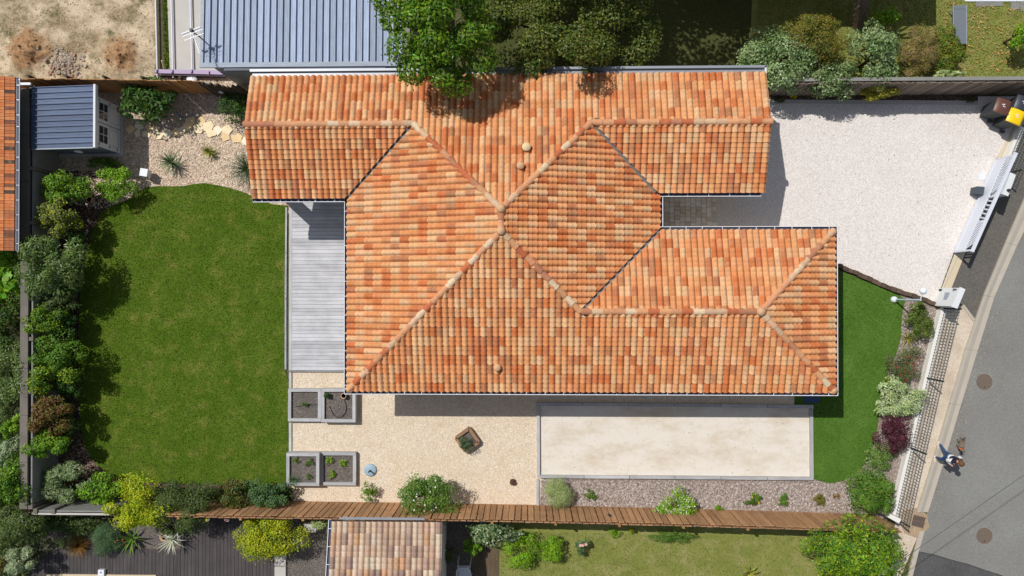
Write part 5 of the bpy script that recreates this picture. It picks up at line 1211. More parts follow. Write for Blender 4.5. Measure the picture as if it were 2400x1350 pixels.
def leaves(pts, nrm, L, W, fold=.18, seed=0):
    n = len(pts); r = np.random.default_rng(seed + n); nrm = nrm / (np.linalg.norm(nrm, axis=1, keepdims=True) + 1e-9)
    t = r.normal(size=(n, 3)); a = np.cross(nrm, t); a /= np.linalg.norm(a, axis=1, keepdims=True) + 1e-9; b = np.cross(nrm, a)
    l = (L * r.uniform(.6, 1.3, n))[:, None]; w = (W * r.uniform(.65, 1.25, n))[:, None]
    V = np.stack([pts - a * l * .5, pts + b * w * .5 - a * l * .06 + nrm * w * fold, pts + a * l * .5 - nrm * l * .12, pts - b * w * .5 - a * l * .06 + nrm * w * fold], 1).reshape(-1, 3)
    return V, np.arange(4 * n).reshape(-1, 4)
def lobe_cloud(c, R, n, k, r, seed=0, spread=.8, size=(.2, .38), dome=True, lobes=None):
    """points on the surfaces of many overlapping growth clumps that fill an uneven crown"""
    c = np.array(c); R = np.array(R)
    if lobes is None:
        d = r.normal(size=(k, 3)); d /= np.linalg.norm(d, axis=1, keepdims=True)
        if dome: d[:, 2] = np.abs(d[:, 2]) * .95 - .25
        rad_ = spread * r.uniform(.35, 1.15, k) ** .7
        cen = c + d * rad_[:, None] * R; rr = r.uniform(*size, k)[:, None] * R * r.uniform(.8, 1.2, (k, 3))
    else: cen, rr = lobes
    idx = r.integers(0, len(cen), n); q = r.normal(size=(n, 3)); q /= np.linalg.norm(q, axis=1, keepdims=True)
    fl = r.random(n) < .75; q[fl, 2] = np.abs(q[fl, 2])
    # tufts: pull the leaves together round a few directions on each clump
    tuft = np.floor(q * 3.2 + r.uniform(-.3, .3, (n, 3))) / 3.2 + .16; q2 = .55 * q + .45 * tuft
    s = r.uniform(.7, 1.06, n)[:, None]
    P = cen[idx] + q2 * rr[idx] * s
    o_ = r.random(n) < .05; P[o_] += q[o_] * rr[idx[o_]] * r.uniform(.1, .45, (o_.sum(), 1))
    N = q * .95 + np.array([0, 0, .42]) + r.normal(size=(n, 3)) * .42
    return P, N, cen, rr
LEAFN = [0]
def plant(name, cat, label, px, py, w, d, h, m, L=.09, W=.045, dens=400, k=9, group=None, base=0, seed=None, flowers=None, trunk='stem', lobes=None, low=.12, crown='foliage', extra=None, spread=.8, size=(.2, .38), dome=True, n=None, ground=None, rot=0, bark='bark'):
    seed = seed if seed is not None else int(px * 7 + py); r = np.random.default_rng(seed)
    w *= 1.15; d *= 1.15; k = int(k * 2.2); hc = base + h * .62; sc = (CAM_H - hc) / CAM_H / 59.2; c = at(px, py, hc); R = (w * .5 * sc, d * .5 * sc, h * (1 - low) * .5)
    g = at(px, py, hc) if ground is None else ground; root = thing(name, label, cat, (g.x, g.y, base), group)
    cz = base + h * (low + (1 - low) * .5)
    area = PI * R[0] * R[1] * 2.2 + 2 * h * max(R[0], R[1]); nl = n or int(dens * area * (.09 * .045 / (L * W)) ** .75 * 1.15)
    P, N, cen, rr = lobe_cloud((0, 0, cz), R, nl, k, r, seed, spread, size, dome, lobes)
    P[:, 2] = np.maximum(P[:, 2], base + .03)
    if rot: P = P @ np.array([[math.cos(rot), math.sin(rot), 0], [-math.sin(rot), math.cos(rot), 0], [0, 0, 1]])
    V, F = leaves(P, N, L, W, seed=seed); V += np.array([c.x - g.x, c.y - g.y, -base]); LEAFN[0] += nl
    link(crown, fast_mesh(crown, V, F), M[m], root)
    mb = MB(); bs = Vector((0, 0, 0)); off_ = Vector((c.x - g.x, c.y - g.y, -base))
    ks = min(len(cen), 7); tr = max(.012, .022 * h)
    fork = Vector((off_.x * .5, off_.y * .5, h * .3)); mb.tube([bs, fork * .5, fork], [tr * 1.4, tr * 1.15, tr], 7)
    for i in range(ks):
        e = Vector(cen[i]) + off_; mid = (fork + e) / 2 + Vector((0, 0, -.06 * h)); mb.tube([fork, mid, e], [tr * .8, tr * .5, tr * .2], 5)
    mb.build(trunk, M[bark], root, local=True, pivot=(0, 0, 0))
    if extra:
        for (m2, frac, L2, W2) in extra:
            P2, N2, _, _ = lobe_cloud((0, 0, cz), np.array(R) * 1.03, int(nl * frac), k, np.random.default_rng(seed + 5), seed, spread, size, dome, (cen, rr * 1.05))
            V, F = leaves(P2, N2, L2, W2, seed=seed + 3); V += np.array([off_.x, off_.y, off_.z]); link(crown, fast_mesh(crown, V, F), M[m2], root)
    if flowers:
        fm, fn, fs = flowers; fr = np.random.default_rng(seed + 9); idx = fr.permutation(len(P)); zs = P[idx, 2]; idx = idx[zs > np.quantile(P[:, 2], .5)][:fn]; V, F = [], []
        mb = MB()
        for q in P[idx]:
            e = Vector(q) + off_ + Vector((0, 0, fs * .8))
            for j in range(5): a_ = j * 1.257; mb.add([e, e + Vector((math.cos(a_ - .5) * fs * .7, math.sin(a_ - .5) * fs * .7, .3 * fs)), e + Vector((math.cos(a_) * fs, math.sin(a_) * fs, .25 * fs)), e + Vector((math.cos(a_ + .5) * fs * .7, math.sin(a_ + .5) * fs * .7, .3 * fs))], [(0, 1, 2, 3)])
        tag(mb.build('flowers', M[fm], root, local=True, pivot=(0, 0, 0)), kind='stuff')
    return root
def blades(specs, seg=5):
    """curved tapering blades: (base, azimuth, elevation, length, width, droop)"""
    V = []; F = []
    for b, az_, el_, L, W, dr in specs:
        b = Vector(b); s = Vector((-math.sin(az_), math.cos(az_), 0)); p = b.copy(); e = el_; o = len(V)
        for i in range(seg + 1):
            t = i / seg; w = W * .5 * (1 - t ** 1.6) * (.55 + .45 * min(1, t * 4)); d = Vector((math.cos(e) * math.cos(az_), math.cos(e) * math.sin(az_), math.sin(e)))
            up = Vector((0, 0, 1)) * w * .35
            V += [p - s * w + up, p, p + s * w + up]
            p = p + d * (L / seg); e -= dr / seg
        for i in range(seg):
            k = o + 3 * i; F += [(k, k + 1, k + 4, k + 3), (k + 1, k + 2, k + 5, k + 4)]
    return V, F
def rosette(name, cat, label, px, py, n, L, W, m, base=.02, el=(.2, 1.2), droop=.5, group=None, ground=None, h=.15, m2=None, core=True, seed=1):
    r = random.Random(seed + int(px)); p = at(px, py, base + h); root = thing(name, label, cat, (p.x, p.y, base), group); sp = []
    for i in range(n):
        az_ = i * 2.39996 + r.uniform(-.2, .2); e = el[0] + (el[1] - el[0]) * (i / n) ** .8; sp.append(((.02 * math.cos(az_), .02 * math.sin(az_), h * .5 + .3 * h * i / n), az_, e, L * r.uniform(.75, 1.1), W * r.uniform(.8, 1.2), droop * r.uniform(.6, 1.3)))
    for mm, part_ in ((m, sp if not m2 else sp[::2]), (m2, sp[1::2])):
        if mm: V, F = blades(part_); mb = MB(); mb.add(V, F, 0, True); mb.build('blades', M[mm], root, local=True, pivot=(0, 0, 0))
    if core: MB().lathe([(.05, 0), (.06, h * .5), (.03, h), (0, h)], (0, 0, 0), 8).build('stem', M['bark'], root, local=True, pivot=(0, 0, 0))
    return root
def tuft(name, cat, label, px, py, wpx, h, m, n=90, W=.012, base=.02, group=None, el=(.5, 1.4), droop=1.0):
    return rosette(name, cat, label, px, py, n, max(h, wpx / 59 * .62), W, m, base, el, droop, group, h=.05, core=True)

def dome(w, d, h, k, seed):
    """clumps over a rounded, uneven crown"""
    r = np.random.default_rng(seed); a = r.uniform(0, 2 * PI, k); q = r.uniform(0, 1, k) ** .55; X, Y = w / 132, d / 132
    lump = 1 + .16 * np.sin(3 * a + seed) + .1 * np.sin(5 * a + 2 * seed)
    c = np.c_[q * X * .86 * lump * np.cos(a), q * Y * .86 * lump * np.sin(a), h * (.92 - .42 * q * q) + r.uniform(-.25, .1, k)]
    return c, np.array([[.26, .26, .2]]) * r.uniform(.7, 1.35, (k, 1)) * (h / 2.4)
# ---- bed by the shed
plant('bush', 'bush', 'big glossy dark green bush between the shed doors and the timber fence', 345, 232, 148, 92, 1.6, 'l_gloss', .17, .09, 300, 12, low=.05)
plant('bush', 'bush', 'dense dark green bush under the timber logs at the house corner', 545, 250, 92, 84, 1.1, 'l_gloss', .07, .045, 330, 9, low=.04)
plant('bush', 'bush', 'bright green leafy bush at the foot of the concrete wall just south of the shed', 148, 436, 122, 84, 1.8, 'l_mid', .1, .06, 330, 11, extra=[('l_lime', .3, .09, .05)])
plant('bush', 'bush', 'lime green bush overhanging the tip of the large lawn by the white cube lamp', 276, 426, 100, 84, 1.25, 'l_lime', .09, .05, 330, 10)
plant('ground_cover', 'plant', 'low dark green ground cover in the shade behind the shed', 235, 384, 92, 34, .35, 'l_mid', .08, .05, 250, 7, low=.02)
rosette('spiky_plant', 'plant', 'spiky blue-green fan palm on the pebbles in front of the flagstones', 399, 380, 46, .62, .045, 'l_agave', el=(-.05, 1.3), droop=.25, h=.3)
rosette('spiky_plant', 'plant', 'small yellow-striped spiky plant on the pebbles', 490, 356, 32, .36, .05, 'l_yucca', el=(.05, 1.2), droop=.4, h=.16)
cy = rosette('cycad', 'plant', 'dark green palm-like cycad half hidden under the roof edge', 580, 396, 26, .95, .04, 'l_cycad', el=(.1, 1.0), droop=.9, h=.3)
def fronds(root, n, L, m, h, seed, lf=.15, wl=.02, droop=1.0, el0=.15, el1=1.0):
    r = random.Random(seed); mb = MB()
    for i in range(n):
        az_ = i * 2.39996; e = el0 + (el1 - el0) * i / n; p = Vector((0, 0, h)); d2_ = Vector((math.cos(az_), math.sin(az_), 0)); s = Vector((-d2_.y, d2_.x, 0)); k = 14; LL = L * r.uniform(.8, 1.1)
        for j in range(k):
            d = d2_ * math.cos(e) + Vector((0, 0, math.sin(e))); q = p + d * (LL / k); w = lf * math.sin(PI * (.12 + .84 * j / k))
            for sg in (1, -1):
                tip = p + s * sg * w + d * w * .55 + Vector((0, 0, .02)); mb.add([p, p + d * wl, tip, p - d * wl * .4], [(0, 1, 2, 3)])
            p = q; e -= droop / k
    mb.build('fronds', M[m], root, local=True, pivot=(0, 0, 0))
fronds(cy, 22, .85, 'l_cycad', .28, 3)
# ---- hedge along the west wall
plant('bush', 'bush', 'yellowish olive bush in front of the concrete wall just below the clay pot', 142, 506, 100, 92, 2.2, 'l_olive', .11, .055, 300, 10, extra=[('l_yellow', .25, .09, .05)])
plant('tree', 'tree', 'large grey-green oleander leaning over the west wall beside the orange tiled eave', 112, 622, 145, 150, 2.8, 'l_oleander', .17, .04, 300, 14, extra=[('l_silver', .12, .15, .035)], trunk='trunk', crown='crown')
plant('bush', 'bush', 'sparse dark bush in the shade below the large oleander', 140, 705, 96, 62, 1.7, 'l_dull', .1, .05, 190, 8)
plant('bush', 'bush', 'yellow-green bush over the west wall, next above the post halfway down the lawn', 100, 752, 78, 66, 2.2, 'l_mid', .09, .05, 320, 8, extra=[('l_yellow', .2, .08, .045)])
plant('bush', 'bush', 'dark green bush behind the yellow-green one at the edge of the lawn', 142, 758, 66, 62, 1.7, 'l_gloss', .08, .05, 320, 7)
plant('bush', 'bush', 'dense mid green bush just below the wall post halfway down the lawn', 130, 828, 118, 84, 2.2, 'l_mid', .09, .05, 330, 10)
plant('bush', 'bush', 'green bush with golden young tips along the west wall', 128, 888, 112, 82, 2.2, 'l_mid', .09, .05, 320, 10, extra=[('l_yellow', .35, .08, .045)])
plant('bush', 'bush', 'reddish brown photinia bush against the west wall', 118, 978, 106, 96, 2.1, 'l_red', .1, .045, 320, 10)
plant('bush', 'bush', 'bright green bush against the west wall below the reddish one', 112, 1042, 104, 66, 2.0, 'l_lime', .08, .045, 330, 9, extra=[('l_mid', .6, .08, .045)])
plant('bush', 'bush', 'silvery bush with long stiff leaves in the southwest corner of the lawn', 152, 1130, 118, 92, 1.5, 'l_silver', .16, .03, 300, 10, extra=[('l_oleander', .6, .15, .03)])
plant('bush', 'bush', 'leafy green bush in front of the short concrete corner wall', 238, 1150, 122, 62, 1.3, 'l_lime', .11, .065, 300, 9, extra=[('l_mid', .6, .1, .06)])
plant('bush', 'bush', 'tall bright yellow bush spilling over the south fence corner', 325, 1182, 155, 122, 2.4, 'l_yellow', .09, .045, 340, 13)
plant('bush', 'bush', 'dull grey-green fine-leaved bush next to the bright yellow one', 425, 1178, 138, 128, 2.2, 'l_dull', .08, .028, 420, 12)
plant('bush', 'bush', 'dark bush with reddish leaves behind the south fence', 542, 1160, 96, 68, 1.4, 'l_red', .08, .045, 330, 9, extra=[('l_gloss', .6, .08, .045)])
plant('bush', 'bush', 'blue-green bush beside the raised beds at the corner of the large lawn', 628, 1160, 98, 68, 1.4, 'l_blue', .08, .05, 330, 9, extra=[('l_gloss', .4, .08, .05)])
plant('bush', 'bush', 'dark bush filling the hedge between the large oleander and the lawn', 160, 655, 74, 90, 1.6, 'l_gloss', .1, .045, 300, 8)
plant('bush', 'bush', 'low dark bush at the lawn edge beside the golden-tipped bush', 158, 900, 50, 90, 1.3, 'l_gloss', .08, .045, 320, 7)
plant('bush', 'bush', 'low dark bush at the lawn edge beside the reddish photinia', 156, 990, 50, 80, 1.2, 'l_gloss', .08, .045, 320, 7)
plant('bush', 'bush', 'dark bush tucked behind the yellowish olive bush by the clay pot', 184, 560, 46, 60, 1.4, 'l_gloss', .09, .045, 300, 6)
# ---- gardens beyond the west wall
plant('plant', 'plant', 'bright plant with big heart-shaped lime leaves beside the orange tiled eave', 14, 652, 92, 140, 1.7, 'l_heart', .3, .26, 420, 9)
plant('bush', 'bush', 'dark glossy bush at the west edge below the heart-leaved plant', 16, 760, 96, 130, 1.9, 'l_gloss', .09, .045, 330, 10, extra=[('l_olive', .4, .1, .04)])
plant('bush', 'bush', 'loose olive bush at the west edge with bare pale branches', 22, 880, 104, 140, 2.2, 'l_oleander', .12, .035, 240, 10, extra=[('l_silver', .12, .1, .03)], bark='bark_pale')
plant('bush', 'bush', 'small bright lime bush squeezed against the broad west wall', 32, 1000, 44, 62, 1.9, 'l_lime', .08, .05, 330, 6)
plant('bush', 'bush', 'pale silvery bush against the broad west wall', 22, 1058, 56, 84, 2.0, 'l_silver', .1, .03, 330, 8)
plant('bush', 'bush', 'mid green bush over the southwest end of the broad wall', 34, 1132, 80, 130, 2.3, 'l_mid', .1, .055, 300, 10, extra=[('l_lime', .2, .09, .05)])
plant('tree', 'tree', 'dark mixed tree beside the corner of the dark deck', 45, 1235, 130, 100, 2.6, 'l_dull', .13, .035, 280, 12, extra=[('l_oleander', .3, .15, .03)], trunk='trunk', crown='crown')
plant('bush', 'bush', 'pale long-leaved bush over the corner of the dark deck', 52, 1318, 80, 62, 1.9, 'l_silver', .18, .03, 260, 8)
plant('bush', 'bush', 'coppery bush at the very corner of the picture by the dark deck', 8, 1322, 50, 44, 1.5, 'l_red', .08, .04, 300, 6)
plant('bush', 'bush', 'dim green bush in the shade under the short concrete wall', 165, 1226, 130, 50, .9, 'l_dull', .14, .035, 260, 9)
plant('bush', 'bush', 'low olive bush next to the reddish tuft on the soil bed', 152, 1272, 44, 32, .4, 'l_sage', .06, .03, 300, 6)
tuft('grass_tuft', 'ornamental grass', 'rusty ornamental grass spilling onto the dark deck', 190, 1274, 62, .5, 'l_rust', 260, .012)
plant('conifer', 'bush', 'dense blue-green conifer ball at the edge of the dark deck', 243, 1268, 72, 78, .95, 'l_blue', .05, .012, 620, 16, low=.02, spread=.68, size=(.3, .42))
st = rosette('strelitzia', 'plant', 'paddle-leaved plant with orange flowers at the edge of the dark deck', 308, 1262, 16, .75, .1, 'l_grass', el=(.2, 1.2), droop=.7, h=.2)
mb = MB(); [mb.add([(x, y, z), (x + .1, y + .02, z + .03), (x + .05, y + .07, z + .07)], [(0, 1, 2)]) for x, y, z in [(rnd.uniform(-.35, .05), rnd.uniform(-.15, .2), rnd.uniform(.6, .85)) for _ in range(5)]]; tag(mb.build('flowers', M['f_orange'], st, local=True, pivot=(0, 0, 0)), kind='stuff')
pot('terracotta pot on the soil bed beside the spiky white plants', 385, 1258, .01, .2, .35)
rosette('spiky_plant', 'plant', 'white-striped spiky plant in front, its blades fanned over the dark deck', 402, 1266, 30, .62, .045, 'l_white', .4, el=(.0, 1.1), droop=.25, h=.15)
rosette('spiky_plant', 'plant', 'white-striped spiky plant behind, leaning towards the south fence', 412, 1238, 24, .7, .045, 'l_white', .35, el=(.1, 1.1), droop=.3, h=.15, m2='l_dull')
plant('bush', 'bush', 'grey wispy bush between the yellow bush and the spiky white plants', 395, 1232, 54, 40, 1.0, 'l_dull', .09, .02, 300, 6)
plant('bush', 'bush', 'round golden-green bush over the corner of the dark deck', 632, 1262, 150, 104, 1.9, 'l_yellow', .075, .04, 420, 14, extra=[('l_euph', .2, .07, .035)], low=.03)
plant('vine', 'plant', 'pale leafy creeper hanging over the fence left of the tiled outbuilding', 752, 1226, 44, 22, 1.6, 'l_sage', .07, .045, 260, 6)
plant('bush', 'bush', 'dark feathery bush at the west edge between the loose olive bush and the lime one', 14, 955, 60, 90, 1.6, 'l_dull', .11, .035, 300, 8)
plant('bush', 'bush', 'dark green bush at the west edge just below the pale silvery one', 10, 1090, 60, 60, 1.7, 'l_gloss', .09, .05, 320, 7)
plant('bush', 'bush', 'dark bush under the southwest end of the broad wall', 90, 1228, 80, 50, 1.5, 'l_dull', .12, .035, 300, 8, extra=[('l_mid', .3, .1, .04)])
plant('bush', 'bush', 'dark bush at the west edge next to the dark mixed tree', 6, 1190, 60, 60, 1.8, 'l_gloss', .1, .05, 320, 7)
plant('bush', 'bush', 'dim bush at the west edge between the mixed tree and the coppery bush', 8, 1275, 56, 56, 1.5, 'l_dull', .12, .035, 300, 7)
# ---- plants on the beige gravel and in the raised beds
plant('seedling', 'plant', 'young shrub alone on the beige gravel by the south fence', 866, 1154, 48, 40, .6, 'l_mid', .07, .035, 200, 6, extra=[('l_lime', .3, .06, .03)])
plant('climbing_rose', 'rose', 'climbing rose with white flowers straddling the board fence', 994, 1172, 142, 112, 1.95, 'l_grass', .075, .045, 380, 14, flowers=('f_white', 34, .038))
plant('clipped_ball', 'plant', 'dark clipped box ball in the raised bed with the clay pot', 765, 927, 21, 21, .34, 'l_gloss', .035, .02, 700, 9, base=.26, low=0, spread=.4)
plant('seedling', 'plant', 'single small plant in the middle of the low raised bed', 716, 947, 15, 13, .16, 'l_mid', .05, .03, 300, 4, base=.14)
for (x, y, s_, lab) in ((694, 1079, 16, 'dull seedling nearest the lawn edge in the taller four-seedling bed'), (724, 1085, 20, 'green seedling by the dark board in the taller four-seedling bed'), (723, 1118, 15, 'dull seedling in the southeast corner of the taller four-seedling bed')):
    plant('seedling', 'plant', lab, x, y, s_, s_, .16, 'l_grass', .05, .03, 260, 5, base=.32)
tuft('chives', 'plant', 'tuft of chives in the corner of the taller four-seedling bed', 690, 1124, 34, .3, 'l_blue', 120, .008, base=.32)
for (x, y, s_, lab) in ((771, 1082, 21, 'bright seedling in the northwest corner of the lower raised bed'), (803, 1086, 20, 'bright seedling in the northeast part of the lower raised bed'), (779, 1115, 22, 'bright seedling at the south side of the lower raised bed')):
    plant('seedling', 'plant', lab, x, y, s_, s_, .18, 'l_lime', .06, .04, 200, 5, base=.12)
plant('rosemary', 'plant', 'wispy herb growing out of the square timber planter', 1094, 1040, 42, 36, .45, 'l_rosemary', .06, .018, 300, 8, base=.18)
# ---- bark bed along the south fence
plant('cistus', 'bush', 'round grey-green cushion shrub at the west end of the bark bed', 1312, 1156, 70, 72, .85, 'l_sage', .035, .022, 620, 20, low=.0, spread=.7, size=(.3, .42))
for (x, y, w, d, h, m, lab, fl_) in ((1386, 1160, 28, 26, .22, 'l_grass', 'small dark green tuft beside the grey-green cushion shrub', None), (1686, 1193, 22, 18, .2, 'l_lime', 'small lime tuft against the board fence in the bark bed', None), (1766, 1170, 38, 30, .3, 'l_mid', 'small rose bush with pale yellow flowers in the bark bed', ('f_yellow', 4, .03)), (1838, 1172, 28, 28, .25, 'l_grass', 'small green tuft in the east half of the bark bed', None), (1921, 1172, 30, 26, .3, 'l_autumn', 'small yellowish plant near the east end of the bark bed', None), (1961, 1163, 17, 15, .12, 'l_rust', 'tiny brownish plant at the east end of the bark bed', None)):
    plant('small_plant', 'plant', lab, x, y, w, d, h, m, .06, .025, 380, 6, flowers=fl_, low=.02)
plant('flowering_bush', 'bush', 'lime bush with creamy flowers against the board fence', 1580, 1194, 96, 76, .95, 'l_lime', .08, .05, 330, 10, extra=[('l_white', .3, .06, .04)])
# ---- bed along the street fence
plant('bush', 'bush', 'dark olive bush right below the letter box pillar', 2158, 754, 62, 76, .9, 'l_olive', .07, .035, 360, 10, extra=[('l_mid', .5, .07, .035)])
rosette('spiky_plant', 'plant', 'pale yellow-striped grass-like plant between the olive bush and the red roses', 2128, 793, 30, .4, .03, 'l_euph', el=(.1, 1.0), droop=.6, h=.1)
plant('rose_bush', 'rose', 'dull green rose bush dotted with dark red flowers', 2122, 850, 80, 84, .85, 'l_rose', .05, .028, 360, 10, flowers=('f_red', 17, .038))
rosette('spiky_plant', 'plant', 'yellow-green spiky plant beside the pale variegated shrub', 2086, 896, 40, .32, .035, 'l_yellow', el=(.1, 1.2), droop=.4, h=.25)
plant('variegated_shrub', 'bush', 'pale cream-green variegated shrub leaning over the low white wall', 2108, 936, 112, 80, .95, 'l_pale', .08, .05, 400, 12, extra=[('l_white', .12, .07, .04)])
plant('purple_shrub', 'bush', 'dark purple-leaved shrub against the wire fence', 2100, 1021, 88, 86, 1.1, 'l_purple', .06, .035, 420, 12)
plant('juniper', 'bush', 'spreading green juniper below the purple shrub', 2066, 1072, 78, 60, .45, 'l_grass', .1, .018, 360, 12, extra=[('l_sage', .3, .1, .016)])
plant('bush', 'bush', 'large narrow-leaved green shrub at the south end of the street fence', 2046, 1153, 110, 108, 1.6, 'l_grass', .16, .035, 360, 13, extra=[('l_mid', .6, .15, .035)])
plant('tree', 'tree', 'large yellow-green tree outside the fence corner by the road', 2010, 1294, 262, 138, 3.5, 'l_mid', .13, .045, n=6200, lobes=dome(250, 140, 3.5, 60, 23), extra=[('l_yellow', .16, .12, .04), ('l_lime', .3, .14, .045)], trunk='trunk', crown='crown')
# ---- garden beyond the south fence
plant('rose_bush', 'bush', 'broad grey-green large-leaved bush behind the south fence beside the tiled outbuilding', 1160, 1246, 130, 62, 1.3, 'l_silver', .11, .07, 330, 11, extra=[('l_gloss', .5, .1, .06)])
plant('bush', 'bush', 'small lime bush beside the shaded terrace, west of the lime row', 1112, 1277, 46, 48, .95, 'l_lime', .065, .04, 380, 7)
plant('bush', 'bush', 'largest lime bush of the row on the south grass', 1222, 1290, 80, 78, .9, 'l_lime', .065, .04, 380, 10)
plant('bush', 'bush', 'lime bush at the east end of the row on the south grass', 1295, 1290, 70, 62, .85, 'l_lime', .065, .04, 380, 9)
plant('rose_bush', 'rose', 'slim rose bush with one pink flower on the south grass', 1366, 1280, 36, 46, .7, 'l_blue', .07, .045, 240, 6, flowers=('f_pink', 3, .07))
plant('small_plant', 'plant', 'small bright plant in the fence shadow west of the yellow flower', 1444, 1250, 28, 22, .3, 'l_lime', .06, .04, 260, 5)
plant('small_plant', 'plant', 'small plant with a yellow flower in the fence shadow', 1480, 1244, 24, 14, .3, 'l_lime', .06, .04, 260, 5, flowers=('f_yellow', 3, .05))
plant('lavender', 'plant', 'long low clump of green herbs under the south fence', 1580, 1258, 100, 28, .35, 'l_grass', .08, .015, 400, 10)
rosette('spiky_plant', 'plant', 'yellow-green canna at the bottom edge on the south grass', 1756, 1345, 16, .45, .12, 'l_yucca', el=(.3, 1.2), droop=.4, h=.2)
plant('vine', 'plant', 'dim fern in the dark shade east of the tiled outbuilding', 1050, 1300, 40, 40, .5, 'l_dark', .1, .04, 200, 6)
# ---- garden to the north
ml = np.array([[-.9, .5, 5.2], [-1.5, .0, 4.9], [-1.2, -.9, 4.9], [-.4, -1.3, 5.0], [.3, -1.2, 5.4], [.9, -.7, 5.3], [.1, -.2, 5.9], [-.6, -.2, 5.7], [.6, .6, 5.8], [1.1, .3, 5.2], [-.2, 1.0, 5.8], [-1.7, .7, 4.8], [.9, 1.3, 5.4], [.2, -1.75, 4.7], [-.9, -1.5, 4.6], [1.25, -1.2, 4.6], [-.1, -.9, 5.6], [.5, -1.9, 4.4], [1.3, -.2, 4.7]])
mr = np.array([[.55, .5, .4]] * len(ml)) * np.random.default_rng(3).uniform(.75, 1.15, (len(ml), 1))
tc = at(1030, 46, 5.0)
plant('maple_tree', 'tree', 'bright green maple overhanging the tiled roof and the metal roof', 1030, 46, 300, 240, 8.0, 'l_maple', .15, .065, n=12500, lobes=(ml, mr), trunk='trunk', crown='crown', ground=Vector((tc.x + .3, tc.y + .9, 0)))
br = np.random.default_rng(5); bl = []
for i in range(64):
    a_ = br.uniform(0, 2 * PI); q = br.uniform(.1, 1) ** .5; bl.append((q * 3.1 * math.cos(a_), q * 1.85 * math.sin(a_) , 3.5 - 1.1 * q * q + br.uniform(-.35, .3)))
bl += [(.05, -1.42, 4.5), (.5, -1.5, 4.4), (.3, -1.2, 4.2)]; bl = np.array(bl); bR = np.array([[.55, .5, .35]] * len(bl)) * br.uniform(.7, 1.2, (len(bl), 1))
plant('plane_tree', 'tree', 'broad dark olive tree along the north parapet of the house', 1325, 52, 400, 230, 5.0, 'l_dark', .12, .06, n=24000, lobes=(bl, bR), trunk='trunk', crown='crown', extra=[('l_olive', .2, .12, .06), ('l_euph', .06, .1, .05)])
plant('variegated_shrub', 'bush', 'broad pale variegated shrub at the northeast corner of the house roof', 1838, 138, 176, 150, 2.3, 'l_variegated', .1, .06, 360, 16)
plant('bush', 'bush', 'tall olive-brown bush with red tips between the two variegated shrubs', 1905, 92, 150, 110, 2.6, 'l_autumn', .09, .03, 380, 15, extra=[('l_red', .12, .12, .03)])
plant('variegated_shrub', 'bush', 'silvery variegated shrub in the middle of the north border', 2056, 128, 112, 150, 2.3, 'l_variegated', .1, .06, 380, 14)
plant('variegated_shrub', 'bush', 'pale shrub spilling down over the grey slat fence', 1962, 178, 140, 84, 2.0, 'l_variegated', .09, .055, 360, 12, extra=[('l_dull', .4, .09, .05)])
plant('dry_bush', 'bush', 'half dead tan bush with bare twigs in the north border', 2150, 122, 96, 110, 1.6, 'l_dry', .11, .012, 420, 11, extra=[('l_autumn', .5, .08, .03)], bark='bark_pale')
plant('bush', 'bush', 'dark olive bush beside the sun lounger', 2222, 122, 88, 112, 1.5, 'l_autumn', .08, .035, 360, 10, extra=[('l_mid', .6, .08, .04)])
plant('bush', 'bush', 'low leafy plant peeping over the slat fence below the sun lounger', 2220, 178, 70, 26, 1.6, 'l_sage', .12, .08, 220, 7)
plant('bush', 'bush', 'small lime bush in front of the straight house shadow', 2080, 38, 52, 46, 1.5, 'l_lime', .1, .06, 330, 7)
plant('bush', 'bush', 'bright green bush cut by the east edge of the north garden', 2398, 76, 36, 64, 1.7, 'l_lime', .09, .06, 330, 7)
plant('creeper', 'plant', 'yellow flowering creeper draped over the slat fence', 2062, 208, 86, 44, 1.45, 'l_euph', .07, .04, 360, 9)
plant('creeper', 'plant', 'thin yellowish trailing creeper along the top of the slat fence', 2140, 190, 80, 14, 1.6, 'l_euph', .06, .035, 140, 7)
for (x, fl_, lab) in ((1828, None, 'dull tuft at the west end of the narrow bed under the slat fence'), (2272, None, 'dark green tuft at the east end of the narrow bed under the slat fence')):
    plant('small_plant', 'plant', lab, x, 234, 24, 16, .25, 'l_dull', .08, .02, 300, 5)
plant('small_plant', 'plant', 'orange-yellow flowers in the narrow bed beside the house gable', 1860, 228, 18, 8, .2, 'l_mid', .06, .03, 200, 4, flowers=('f_yellow', 8, .04))
plant('small_plant', 'plant', 'orange-yellow flowers in the narrow bed below the yellow creeper', 1984, 229, 14, 8, .2, 'l_mid', .06, .03, 200, 4, flowers=('f_yellow', 6, .04))
# a palm whose shaggy trunk shows at the top edge, and trees beyond the frame that shade the north grass
g0, g1 = at(2012, 62, 0), at(2052, -175, 4.2); pr_ = thing('palm_tree', 'palm with a shaggy grey trunk rising at the top edge of the north garden', 'tree', (g0.x, g0.y, 0))
pm_ = [Vector((g0.x, g0.y, 0)), Vector(((g0.x + g1.x) / 2, (g0.y + g1.y) / 2, 2.0)), Vector((g1.x, g1.y, 4.2))]; mb = MB(); mb.tube(pm_, [.22, .19, .2], 10)
for i in range(420):
    t = rnd.random(); p = pm_[0].lerp(pm_[2], t); a_ = rnd.uniform(0, 2 * PI); q = p + Vector((math.cos(a_) * .2, math.sin(a_) * .2, 0)); mb.add([q, q + Vector((math.cos(a_) * .09 + rnd.uniform(-.05, .05), math.sin(a_) * .09 + rnd.uniform(-.05, .05), -.16)), q + Vector((-.02 * math.sin(a_), .02 * math.cos(a_), .02))], [(0, 1, 2)])
mb.build('trunk', m_plain('shaggy_trunk', S(128, 112, 102, .75), .9, .3, 12), pr_)
